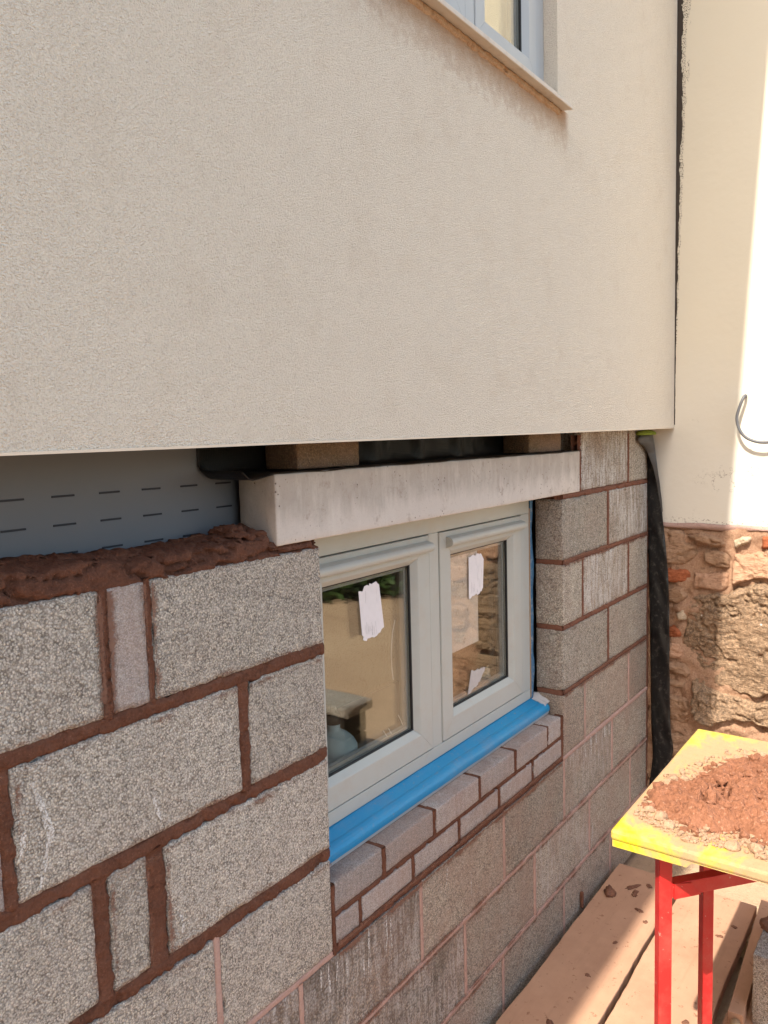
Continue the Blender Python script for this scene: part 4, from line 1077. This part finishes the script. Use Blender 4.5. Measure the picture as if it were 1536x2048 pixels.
# cable looped out of the cream wall
MAT['cable'] = mat_simple('grey_cable', (0.10, 0.10, 0.105), 0.45, 0.4)
pts = np.array([(NX+0.01, -0.372, 1.232), (0.892, -0.376, 1.236), (0.878, -0.370, 1.222), (0.872, -0.358, 1.185), (0.868, -0.352, 1.150), (0.866, -0.358, 1.115), (0.866, -0.378, 1.080), (0.866, -0.410, 1.060), (0.868, -0.450, 1.052), (0.874, -0.50, 1.058), (0.885, -0.56, 1.08), (0.90, -0.61, 1.12), (NX-0.008, -0.63, 1.20), (NX-0.008, -0.635, 1.35), (NX-0.008, -0.64, 2.4)])
def catmull(P, n=8):
    out = []
    Q = np.vstack([2*P[0]-P[1], P, 2*P[-1]-P[-2]])
    for i in range(1, len(Q)-2):
        for t in np.linspace(0, 1, n, endpoint=False):
            a, b, c, d = Q[i-1], Q[i], Q[i+1], Q[i+2]
            out.append(0.5*((2*b)+(-a+c)*t+(2*a-5*b+4*c-d)*t*t+(-a+3*b-3*c+d)*t**3))
    out.append(P[-1]); return np.array(out)
tag(link_mesh('cable', *tube(catmull(pts), 0.0058, 10), MAT['cable'], smooth=True), 'grey cable looping out of the cream return wall', 'cable')

# ------------------------------------------------------------------ black plastic strip hanging in the corner
rg = np.array([(1.105, -0.022), (1.04, -0.034), (0.99, -0.040), (0.94, -0.047), (0.90, -0.053), (0.82, -0.063), (0.72, -0.072), (0.60, -0.085), (0.47, -0.095), (0.28, -0.100), (0.07, -0.102), (-0.12, -0.106), (-0.25, -0.118), (-0.40, -0.09), (-0.70, -0.07)])
lf = np.array([(1.105, 0.004), (1.0, 0.004), (0.9, 0.001), (0.7, -0.004), (0.45, -0.010), (0.2, -0.016), (-0.15, -0.022), (-0.30, -0.030), (-0.45, -0.012), (-0.70, -0.01)])
zs = np.linspace(1.10, -0.70, 150); V = []
for z in zs:
    a = np.interp(-z, -lf[:, 0], lf[:, 1]); b = np.interp(-z, -rg[:, 0], rg[:, 1])
    for t in np.linspace(0, 1, 9):
        bulge = 0.003*math.sin(math.pi*t)+0.0045*math.sin(z*17+t*5+1.3*math.sin(z*7))*math.sin(math.pi*t)+0.003*math.sin(z*41+t*9)*t
        V.append((0.880-bulge-0.014*t*(1 if z > -0.2 else 0.6), a+(b-a)*t, z))
sv = (np.array(V), grid_faces(150, 9))
# flap folded forward at the top
fl = np.array([(1.098, 0.772), (1.088, 0.735), (1.075, 0.722), (1.060, 0.735), (1.050, 0.775), (1.036, 0.812), (1.018, 0.840), (0.956, 0.856), (0.893, 0.862), (0.82, 0.862), (0.77, 0.862)])
fy = np.array([(1.098, -0.012), (1.018, -0.013), (0.956, -0.031), (0.893, -0.044), (0.82, -0.0565), (0.77, -0.066)])
zs2 = np.linspace(1.098, 0.772, 70); V = []
for z in zs2:
    xl = np.interp(-z, -fl[:, 0], fl[:, 1]); yl = np.interp(-z, -fy[:, 0], fy[:, 1]); yr = np.interp(-z, -rg[:, 0], rg[:, 1])-0.003
    for t in np.linspace(0, 1, 12):
        V.append((xl+(0.862-xl)*t, yl+(yr-yl)*t - 0.010*math.sin(math.pi*t)*min(1, max(0, 0.862-xl)*8), z))
V2 = np.array(V)
k = NT('strip_grey_face'); v = k.coords(rand=False)
k.pbr(k.mix(k.noise(v, 30, 3), (0.05, 0.047, 0.045), (0.085, 0.08, 0.075)), 0.42, spec=0.4)
strip = thing('plastic_strip', 'black plastic damp strip hanging in the corner with its top folded over', 'plastic strip', (0.9, -0.05, 0.2))
o = link_mesh('strip', *sv, MAT['dpc_strip'], strip, smooth=True)
sm = o.modifiers.new('thickness', 'SOLIDIFY'); sm.thickness = 0.0015
o = link_mesh('fold', V2, grid_faces(70, 12), k.m, strip, smooth=True)
sm = o.modifiers.new('thickness', 'SOLIDIFY'); sm.thickness = 0.0015
# scrap of green packing jammed under the render
MAT['green'] = mat_mortar('green_foam', (0.10, 0.15, 0.02), (0.26, 0.33, 0.05), 120, 0.8)
V, Fc = lump((0.795, -0.022, 1.092), (0.075, 0.024, 0.016), 12, n=3, amp=0.18)
V[:, 2] = np.minimum(V[:, 2], 1.1135)
tag(link_mesh('foam_scrap', V, Fc, MAT['green'], smooth=True), 'lime green foam scrap jammed under the render near the corner', 'foam')

# ------------------------------------------------------------------ scaffold boards on the ground
def mat_timber(name, c1, c2, dust):
    k = NT(name); v = k.coords(); foot = k.noise(v, 3.2, 6, 0.72)
    gsc = k.stretch(v, (2.2, 42, 42))
    n1 = k.noise(gsc, 1.0, 5, 0.6, 0.6); n2 = k.noise(v, 6, 5, 0.65); n3 = k.noise(v, 160, 3)
    col = k.mix(k.math('MULTIPLY_ADD', n1, 0.55, k.math('MULTIPLY', n2, 0.4)), c1, c2)
    col = k.mix(k.math('MULTIPLY', k.ramp(n2, [(0.35, 0.0), (0.7, 1.0)]), dust), col, (0.51, 0.305, 0.195))
    col = k.mix(k.math('MULTIPLY', k.ramp(n1, [(0.54, 0.0), (0.68, 1.0)]), 0.16), col, (0.21, 0.105, 0.06))
    col = k.mix(k.math('MULTIPLY', k.ramp(foot, [(0.52, 0.0), (0.66, 1.0)]), 0.28), col, (0.28, 0.14, 0.085))
    sp = k.math('MULTIPLY', k.ramp(k.noise(v, 38, 5, 0.7), [(0.61, 0.0), (0.67, 1.0)]), 0.7)
    col = k.mix(sp, col, (0.20, 0.09, 0.05))
    return k.pbr(col, 0.85, k.bump(k.math('MULTIPLY_ADD', n3, 0.4, n1), 0.35, 0.002), spec=0.2)
MAT['board'] = mat_timber('scaffold_board', (0.37, 0.205, 0.13), (0.48, 0.285, 0.18), 0.65)
BZ = -0.60
def board(x0, x1, y0, y1, label, z1=BZ, th=0.038, notch=None):
    V, Fc = rough_box(x0, x1, y0, y1, z1-th, z1, 0.03, 0.004, 0.0008, 20, 0.0012, seed(), ysegs=0.03)
    P = V.copy(); V[:, 1] += 0.004*vnoise(np.stack([P[:, 0], P[:, 0]*0+y0, P[:, 0]*0], 1), 3.5) + 0.0014*vnoise(np.stack([P[:, 0], P[:, 0]*0+y1, P[:, 0]*0], 1), 40)*(np.abs(P[:, 1]-(y0+y1)/2) > 0.08)
    V[:, 2] += 0.0012*fbm(P, 5, 3, 2)
    return tag(link_mesh('scaffold_board', V, Fc, MAT['board'], smooth=False), label, 'scaffold board', 'scaffold boards along the wall')
board(-3.4, 0.485, -0.268, -0.026, 'dusty scaffold board lying tight along the foot of the block wall')
board(-3.3, 0.475, -0.533, -0.281, 'dusty scaffold board under the red stand, middle of the three boards')
board(-3.2, 0.50, -0.80, -0.562, 'dirty scaffold board carrying the loose block and batten', z1=BZ-0.004)
for x, lb in ((-3.0, 'timber bearer under the near ends of the scaffold boards'), (0.36, 'timber bearer under the far ends of the scaffold boards')):
    tag(link_mesh('timber_bearer', *bevel_box(x-0.045, x+0.045, -0.82, -0.03, GZ+0.01, BZ-0.044), MAT['timber_raw']), lb, 'timber bearer')
# hairline split in the far end of the first board is the line of wet dirt; dried droppings on the boards
MAT['dropping'] = mat_mortar('mortar_dropping', (0.13, 0.055, 0.033), (0.25, 0.12, 0.075), 60, 0.7)
dl = [((0.262, -0.064), (0.030, 0.017, 0.014), 'largest lump of red mortar on the wall board, at its edge'),
      ((0.345, -0.122), (0.026, 0.010, 0.007), 'long smear of red mortar near the far end of the wall board'),
      ((0.322, -0.142), (0.011, 0.009, 0.006), None), ((0.298, -0.145), (0.012, 0.009, 0.006), None), ((0.385, -0.172), (0.013, 0.008, 0.005), None),
      ((0.215, -0.19), (0.013, 0.009, 0.005), None), ((-0.006, -0.182), (0.008, 0.006, 0.004), None), ((-0.211, -0.167), (0.010, 0.008, 0.004), None), ((-0.466, -0.155), (0.012, 0.010, 0.005), None),
      ((0.16, -0.28+0.05), (0.009, 0.007, 0.004), None), ((-0.245, -0.478), (0.013, 0.009, 0.004), None), ((0.22, -0.46), (0.010, 0.007, 0.004), None), ((0.30, -0.49), (0.009, 0.006, 0.004), None), ((0.12, -0.455), (0.008, 0.006, 0.003), None),
      ((0.05, -0.31), (0.007, 0.006, 0.003), None), ((0.10, -0.33), (0.009, 0.006, 0.003), None), ((-0.05, -0.36), (0.008, 0.006, 0.003), None)]
LBL = {2: 'small crumb beside the long smear, on its near side', 3: 'small crumb between the long smear and the largest lump', 4: 'crumb at the outer far corner of the wall board', 5: 'lone crumb in the middle of the wall board beside the red leg', 6: 'tiny speck of mortar halfway along the wall board', 7: 'mortar crumb in the shaded part of the wall board, nearer the camera', 8: 'mortar crumb nearest the camera on the wall board',
       9: 'crumb on the sunlit outer edge of the wall board', 10: 'crumb on the middle board nearest the camera', 11: 'crumb in the stand shadow on the middle board, near its middle', 12: 'crumb in the stand shadow on the middle board, by its outer edge', 13: 'smallest crumb in the stand shadow on the middle board', 14: 'crumb on the sunlit inner edge of the middle board', 15: 'larger sunlit crumb on the middle board between the red legs', 16: 'sunlit crumb on the middle board beside the rear red leg'}
for i, ((x, y), r, lab) in enumerate(dl):
    V, Fc = lump((x, y, BZ+0.0002), (r[0]*1.1, r[1], r[2]*(1 if i == 0 else 0.5)), 300+i, n=3, amp=0.9)
    tag(link_mesh('mortar_dropping', V, Fc, MAT['dropping'], smooth=True), lab or LBL[i], 'mortar lump', 'mortar droppings on the boards')
V, Fc = rough_box(0.131, 0.141, -0.014, -0.002, BZ-0.01, BZ+0.050, 0.006, 0.003, 0.0025, 60, 0.003, seed())
tag(link_mesh('mortar_dropping', V, Fc, MAT['mortar_red'], smooth=True), 'upright dab of mortar stuck to the wall above the board edge', 'mortar lump')

# ------------------------------------------------------------------ batten, peg and block on the third board
V, Fc = beam((-0.185, -0.598, BZ+0.020), (0.46, -0.566, BZ+0.020), 0.040, 0.048)
tag(link_mesh('timber_batten', V, Fc, MAT['board']), 'dusty square timber batten beside the loose block', 'batten')
V, Fc = tube(catmull(np.array([(-0.31, -0.618, BZ+0.018), (-0.27, -0.612, BZ+0.019), (-0.235, -0.605, BZ+0.020), (-0.19, -0.5995, BZ+0.020)])), np.array([0.016]*8+[0.014]*8+[0.013]*9), 14)
tag(link_mesh('tool_handle', V, Fc, MAT['timber_raw'], smooth=True), 'round wooden handle at the near end of the batten', 'handle')
k_ = rough_box(-0.140, 0.30, -0.735, -0.632, BZ-0.003, BZ+0.212, 0.011, 0.004, 0.0015, 100, 0.002, seed())
tag(link_mesh('concrete_block', k_[0], k_[1], MAT['block'], smooth=True), 'loose grey concrete block on the boards, topped with red mortar', 'concrete block')
for i, (x, y, r) in enumerate([(0.03, -0.66, 0.045), (0.12, -0.68, 0.05), (-0.05, -0.69, 0.035), (0.21, -0.67, 0.04)]):
    V, Fc = lump((x, y, BZ+0.211), (r, r*0.7, r*0.5), 340+i, n=3, amp=0.5)
    tag(link_mesh('mortar_lump', V, Fc, MAT['dropping'], smooth=True), ['middle mortar lump on top of the loose block', 'largest mortar lump on top of the loose block', 'mortar lump at the near end on top of the loose block', 'mortar lump at the far end on top of the loose block'][i], 'mortar lump', 'mortar lumps on the loose block')

# ------------------------------------------------------------------ red folding stand and yellow spot board
k = NT('red_paint'); v = k.coords()
chip = k.math('MULTIPLY', k.ramp(k.noise(v, 65, 4, 0.7), [(0.66, 0.0), (0.69, 1.0)]), 0.7)
dust = k.math('MULTIPLY', k.ramp(k.noise(v, 14, 6, 0.75), [(0.45, 0.0), (0.72, 1.0)]), 0.18)
col = k.mix(chip, k.mix(dust, (0.46, 0.016, 0.016), (0.5, 0.28, 0.2)), (0.45, 0.30, 0.24))
k.pbr(col, k.math('MULTIPLY_ADD', k.noise(v, 20, 3), 0.3, 0.26), k.bump(k.noise(v, 90, 3), 0.08, 0.001), spec=0.5)
MAT['red'] = k.m
TZ = 0.330
c_nl, c_fl = (-0.920, -0.610), (-0.560, -0.605)
c_nr, c_fr = (-0.915, -0.910), (-0.555, -0.905)
stand = thing('mortar_stand', 'red steel folding stand with square legs under the yellow board', 'stand', (-0.74, -0.76, BZ))
tops = TZ-0.030
for (x, y) in (c_nl, c_fl, c_nr, c_fr):
    ang_up = (1, 0.0, 0)
    V, Fc = beam((x, y, BZ+0.003), (x, y, tops), 0.026, 0.026, up=(0.80, 0.60, 0))
    link_mesh('leg', V, Fc, MAT['red'], stand)
    link_mesh('foot_plate', *bevel_box(x-0.03, x+0.03, y-0.03, y+0.03, BZ, BZ+0.004, 0.001), MAT['red'], stand)
def rail(a, b, z, dz=0.0, off=0.0, w=0.024):
    p_, q_ = np.array((*a, z)), np.array((*b, z+dz)); t = (q_-p_)/np.linalg.norm(q_-p_)
    s_ = np.array([-t[1], t[0], 0])*off
    V, Fc = beam(p_+t*0.009+s_, q_-t*0.009+s_, w, 0.030)
    return link_mesh('rail', V, Fc, MAT['red'], stand)
RZ = 0.194
rail(c_nl, c_fr, RZ, off=-0.004, dz=-0.004); rail(c_nr, c_fl, TZ-0.05, off=0.0); rail(c_nl, c_fr, -0.37, off=-0.004); rail(c_nr, c_fl, -0.37, off=0.036)
# gusset plates where the near leg takes the rail
gp = np.array([(0, 0.0165), (0.040, 0.011), (0.062, -0.0165), (0, -0.0165)])
t = np.array([c_fr[0]-c_nl[0], c_fr[1]-c_nl[1]]); t = t/np.linalg.norm(t); nrm = np.array([-t[1], t[0]])
V = []
for off in (-0.0165, -0.0190):
    for s_, z in gp:
        q = np.array(c_nl)+t*(0.012+s_)+nrm*off; V.append((q[0], q[1], RZ+z))
fix_normals(link_mesh('gusset', np.array(V), [(0, 1, 2, 3), (7, 6, 5, 4)]+[(i, (i+1) % 4, 4+(i+1) % 4, 4+i) for i in range(4)], MAT['red'], stand))

k = NT('yellow_board'); v = k.coords(rand=False)
gp_ = k.n('ShaderNodeNewGeometry'); gsub = k.n('ShaderNodeVectorMath', operation='SUBTRACT'); k.t.links.new(gp_.outputs['Position'], gsub.inputs[0]); gsub.inputs[1].default_value = (-0.684, -0.851, 0.33); v = gsub.outputs[0]
xyz = k.sep(v)
rad = k.math('MAXIMUM', k.math('DIVIDE', k.math('ABSOLUTE', xyz[0]), 0.32), k.math('DIVIDE', k.math('ABSOLUTE', xyz[1]), 0.32))
nn = k.noise(k.stretch(v, (2.4, 7, 5)), 1.0, 5, 0.65, 0.8); nf = k.noise(v, 60, 4, 0.7)
f = k.math('MULTIPLY_ADD', nn, 1.7, k.math('MULTIPLY_ADD', rad, -0.53, k.math('MULTIPLY', nf, 0.25)))
dust = k.ramp(f, [(0.20, 0.0), (0.48, 1.0)])
dcol = k.mix(nf, (0.31, 0.19, 0.11), (0.46, 0.305, 0.185))
gritm = k.math('MULTIPLY', k.ramp(k.noise(v, 210, 3, 0.7), [(0.58, 0.0), (0.66, 1.0)]), 0.45)
col = k.mix(k.math('MULTIPLY', dust, 0.93), (0.53, 0.46, 0.02), dcol)
col = k.mix(k.math('MULTIPLY', gritm, k.math('ADD', dust, 0.15)), col, (0.28, 0.15, 0.09))
k.pbr(col, k.math('MULTIPLY_ADD', dust, 0.4, 0.45), k.bump(nf, 0.25, 0.002), spec=0.3)
MAT['yellow'] = k.m
TX0, TX1, TY1, TY0 = -1.004, -0.364, -0.531, -1.171
xs = ticks(TX0, TX1, 0.018, 0.006); ys = np.linspace(0, 1, 50)
sb = thing('spot_board', 'yellow plastic mixing board caked in dust, lying on the red stand', 'mixing board', ((TX0+TX1)/2, (TY0+TY1)/2, TZ))
V, Fc = rough_box(TX0, TX1, TY0, TY1, TZ-0.020, TZ, 0.03, 0.005, 0.0003, 30, 0.0008, 77, ysegs=0.03)
link_mesh('board_top', V, Fc, MAT['yellow'], sb, smooth=False)
# turned-down rim with hand notches
def rim(p0, p1, th=0.012):
    n = 90; V = []; nrm = np.array([-(p1[1]-p0[1]), p1[0]-p0[0]]); nrm = nrm/np.linalg.norm(nrm)
    for i in range(n+1):
        u = i/n; q = np.array(p0)+(np.array(p1)-np.array(p0))*u
        d = abs(u-0.46)*0.64
        low = TZ-0.0345 + (0.026*max(0.0, min(1.0, (0.15-d)/0.016)) if d < 0.15 else 0)
        for o_, z in ((0, TZ-0.0205), (0, min(low, TZ-0.0225)), (th, min(low, TZ-0.0225)), (th, TZ-0.0205)):
            V.append((q[0]+nrm[0]*o_, q[1]+nrm[1]*o_, z))
    Fc = [(i*4+j, i*4+(j+1) % 4, (i+1)*4+(j+1) % 4, (i+1)*4+j) for i in range(n) for j in range(4)] + [(0, 1, 2, 3), (n*4+3, n*4+2, n*4+1, n*4)]
    fix_normals(link_mesh('rim', np.array(V), Fc, MAT['yellow'], sb))
e = 0.003
rim((TX0+e, TY1-e), (TX0+e, TY0+e)); rim((TX0+e+0.0125, TY0+e), (TX1-e-0.0125, TY0+e)); rim((TX1-e, TY0+e), (TX1-e, TY1-e)); rim((TX1-e-0.0125, TY1-e), (TX0+e+0.0125, TY1-e))

# heap of red mortar on the board
hp = [(-0.798, -0.541), (-0.853, -0.554), (-0.888, -0.6), (-0.917, -0.657), (-0.917, -0.701), (-0.888, -0.745), (-0.91, -0.815), (-0.881, -0.92), (-0.785, -1.008), (-0.654, -1.025), (-0.531, -0.937), (-0.492, -0.832), (-0.483, -0.736), (-0.503, -0.683), (-0.605, -0.635), (-0.689, -0.618), (-0.733, -0.587), (-0.768, -0.561)]
hp = np.array(hp)
st_ = 0.0030
gx = np.arange(-0.95, -0.45, st_); gy = np.arange(-1.06, -0.535, st_)
XX, YY = np.meshgrid(gx, gy, indexing='ij')
P2 = np.stack([XX.ravel(), YY.ravel()], 1); P3 = np.stack([P2[:, 0], P2[:, 1], P2[:, 0]*0], 1)
sd = sdist(P2, hp) + 0.012*fbm(P3, 30, 91, 3)
hgt = 0.052*np.clip(sd/0.16, 0, 1)**0.55
clod = 1-np.abs(fbm(P3, 26, 92, 4, 0.55)); hgt = hgt*(0.75+0.35*fbm(P3, 9, 93, 3)) + np.clip(sd/0.03, 0, 1)*(0.017*(clod-0.6)*1.4 + 0.012*fbm(P3, 62, 94, 3, 0.6))
w_ = P3 + np.stack([fbm(P3, 30, 95, 2), fbm(P3, 30, 96, 2), P3[:, 0]*0], 1)*0.02
crev = np.clip(0.06-np.abs(fbm(w_, 8, 97, 2)), 0, 1)*np.clip(sd/0.05, 0, 1)
hgt -= crev*0.36
hgt = np.where(sd > 0, np.maximum(hgt, 0.0015), -0.004)
ok = (sd > -0.004).reshape(XX.shape)
ids = -np.ones(XX.shape, int); ids[ok] = np.arange(ok.sum())
Vh = np.stack([P2[:, 0], P2[:, 1], TZ+hgt], 1)[ok.ravel()]
q = np.stack([ids[:-1, :-1], ids[1:, :-1], ids[1:, 1:], ids[:-1, 1:]], -1).reshape(-1, 4)
q = q[(q >= 0).all(1)]
MAT['heap'] = mat_mortar('mortar_heap_red', (0.155, 0.060, 0.030), (0.30, 0.130, 0.072), 45, 1.0, speck=(0.40, 0.22, 0.14))
o = link_mesh('mortar_heap', Vh, q, MAT['heap'], smooth=False)
tag(o, 'crumbly heap of red mortar spread on the yellow board', 'mortar heap')
# drying crumbs and grit around the heap
MAT['grit_pale'] = mat_mortar('grit_pale', (0.27, 0.155, 0.092), (0.42, 0.275, 0.175), 80, 0.6)
bmi = bmesh.new(); bmesh.ops.create_icosphere(bmi, subdivisions=1, radius=1.0)
IV = np.array([v_.co[:] for v_ in bmi.verts]); IF = [tuple(v_.index for v_ in f_.verts) for f_ in bmi.faces]; bmi.free()
def crumbs(n, rmin, rmax, band, mat, name, sd0):
    rr = np.random.default_rng(sd0); parts = []; big = []
    while len(parts) + len(big) < n:
        P = np.array([rr.uniform(-0.98, -0.44), rr.uniform(-1.08, -0.545)])
        s_ = sdist(P[None], hp)[0]
        if not (band[0] < s_ < band[1]): continue
        if P[0] > -0.76 and s_ < -0.02 and rr.random() < 0.65: continue
        r0 = rmin*(rmax/rmin)**(rr.random()**1.9)
        R = r0*rr.uniform(0.65, 1.25, 3)
        Vk = IV*(1+0.28*rr.uniform(-1, 1, (len(IV), 1)))*R
        a = rr.uniform(0, 6.28); Vk = np.stack([Vk[:, 0]*math.cos(a)-Vk[:, 1]*math.sin(a), Vk[:, 0]*math.sin(a)+Vk[:, 1]*math.cos(a), Vk[:, 2]*0.75], 1)
        zz_ = TZ + R[2]*0.45
        if s_ > 0: zz_ += 0.052*min(1, s_/0.16)**0.55*0.75
        parts.append((Vk+np.array([P[0], P[1], zz_]), IF))
    o = link_mesh(name, *merge(parts), mat, kind='stuff')
    return o
o = crumbs(2600, 0.0014, 0.0070, (-0.055, 0.004), MAT['grit_pale'], 'dry_grit', 1); tag(o, 'pale dried crumbs scattered round the red mortar heap', 'mortar crumbs'); o['kind'] = 'stuff'
o = crumbs(620, 0.003, 0.013, (-0.020, 0.12), MAT['heap'], 'mortar_crumbs', 2); tag(o, 'red crumbs along the rim of the mortar heap', 'mortar crumbs'); o['kind'] = 'stuff'
for i, (x, y, r) in enumerate([(-0.715, -0.569, 0.0123), (-0.741, -0.565, 0.0114), (-0.702, -0.589, 0.0105), (-0.908, -0.6, 0.0131), (-0.93, -0.622, 0.0114), (-0.886, -0.569, 0.0105), (-0.947, -0.745, 0.014), (-0.938, -0.784, 0.0158)]):
    V, Fc = lump((x, y, TZ), r, 400+i, n=2, amp=0.45, flat=0.8)
    tag(link_mesh('mortar_clod', V, Fc, MAT['grit_pale'], smooth=False), ['pale clod at the far rim of the red heap, nearest the board middle', 'pale clod at the far rim of the red heap, nearest the wall', 'smallest pale clod at the far rim, half against the red heap', 'pale clod at the near left corner of the heap', 'white clod lying out on bare dust by the yellow corner', 'pale clod touching the wall-side tip of the red heap', 'pale clod on the front rim of the board, left of its biggest clod', 'biggest pale clod on the front rim of the board'][i], 'mortar lump', 'dried clods beside the heap')

# ------------------------------------------------------------------ hedge across the yard (seen in the window glass)
MAT['leaf'] = mat_simple('hedge_leaf', (0.045, 0.085, 0.022), 0.55, 0.3, 0.35, 40)
MAT['twig'] = mat_simple('hedge_twig', (0.035, 0.028, 0.02), 0.9)
hd = thing('hedge', 'dense dark green hedge across the yard', 'hedge', (3.4, -5.0, GZ))
A, B = np.array([0.8, -8.2]), np.array([7.2, -2.2]); t = (B-A)/np.linalg.norm(B-A); nrm = np.array([-t[1], t[0]])
L = np.linalg.norm(B-A)
N = 16000
u = RNG.uniform(0, L, N); hh = RNG.uniform(0.05, 2.3, N); dd = np.where(RNG.random(N) < 0.7, RNG.uniform(0.40, 0.62, N), RNG.uniform(-0.5, 0.62, N))
C = np.stack([A[0]+t[0]*u+nrm[0]*dd, A[1]+t[1]*u+nrm[1]*dd, GZ+hh], 1)
C[:, :2] += nrm*0.22*fbm(C, 1.3, 5, 3)[:, None]
Q = RNG.normal(size=(N, 3)); Q /= np.linalg.norm(Q, axis=1, keepdims=True)
Rn = RNG.normal(size=(N, 3)); a_ = np.cross(Q, Rn); a_ /= np.linalg.norm(a_, axis=1, keepdims=True); b_ = np.cross(Q, a_)
sz = RNG.uniform(0.03, 0.07, (N, 1))
V = np.stack([C-a_*sz, C+b_*sz*0.5, C+a_*sz, C-b_*sz*0.5], 1).reshape(-1, 3)
link_mesh('foliage', V, np.arange(4*N).reshape(-1, 4), MAT['leaf'], hd, kind='stuff')
V, Fc = rough_box(0, L, -0.36, 0.36, GZ-0.02, GZ+2.05, 0.25, 0.08, 0.12, 2, 0.05, 8)
V = np.stack([A[0]+t[0]*V[:, 0]+nrm[0]*V[:, 1], A[1]+t[1]*V[:, 0]+nrm[1]*V[:, 1], V[:, 2]], 1)
link_mesh('twigs', V, Fc, MAT['twig'], hd)

# slab stacked on a dark crate across the yard (seen in the window glass)
V, Fc = rough_box(0.62, 0.84, -1.72, -1.215, -0.345, -0.295, 0.014, 0.005, 0.002, 40, 0.006, 990)
tag(link_mesh('concrete_slab', V, Fc, MAT['block'], smooth=True), 'chipped concrete slab lying on the dark crate by the return wall', 'concrete slab')
crate = thing('crate', 'dark slatted timber crate carrying a chipped concrete slab', 'crate', (0.74, -1.46, GZ))
MAT['crate'] = mat_simple('crate_boards', (0.03, 0.022, 0.017), 0.85, 0.2, 0.2, 20)
for i in range(3):
    z = GZ + 0.01 + i*0.122
    link_mesh('slat', *bevel_box(0.645, 0.80, -1.262, -1.247, z, z+0.112), MAT['crate'], crate)
    link_mesh('slat', *bevel_box(0.645, 0.80, -1.70, -1.685, z, z+0.112), MAT['crate'], crate)
    link_mesh('slat', *bevel_box(0.63, 0.6445, -1.70, -1.247, z, z+0.112), MAT['crate'], crate)
    link_mesh('slat', *bevel_box(0.8005, 0.815, -1.70, -1.247, z, z+0.112), MAT['crate'], crate)
for x, y in ((0.66, -1.277), (0.785, -1.277), (0.66, -1.67), (0.785, -1.67)):
    link_mesh('post', *bevel_box(x-0.014, x+0.014, y-0.014, y+0.014, GZ+0.002, -0.347), MAT['crate'], crate)

# unseen gable house shape, added to cut light from the yard's near end
gh = thing('gable_light_blocker', 'unseen gable house shape added to block light from the near end of the yard', 'house', (-9.5, -3.0, GZ))
V = np.array([(x, y, z) for x in (-14.0, -8.2) for (y, z) in ((-9.0, GZ), (-1.9, GZ), (-1.9, 4.6), (-5.45, 6.4), (-9.0, 4.6))])
link_mesh('blocker_shell', V, [(0, 1, 2, 3, 4), (9, 8, 7, 6, 5), (0, 5, 6, 1), (1, 6, 7, 2), (2, 7, 8, 3), (3, 8, 9, 4), (4, 9, 5, 0)], MAT['brick_brown'], gh)
link_mesh('roof', np.array([(x, y, z) for x in (-14.2, -8.0) for (y, z) in ((-1.6, 4.5), (-5.45, 6.45), (-9.3, 4.5), (-9.3, 4.58), (-5.45, 6.55), (-1.6, 4.58))]), [(0, 1, 2, 3, 4, 5), (11, 10, 9, 8, 7, 6), (0, 6, 7, 1), (1, 7, 8, 2), (2, 8, 9, 3), (3, 9, 10, 4), (4, 10, 11, 5), (5, 11, 6, 0)], MAT['slate'], gh)  # roof of the added light blocker
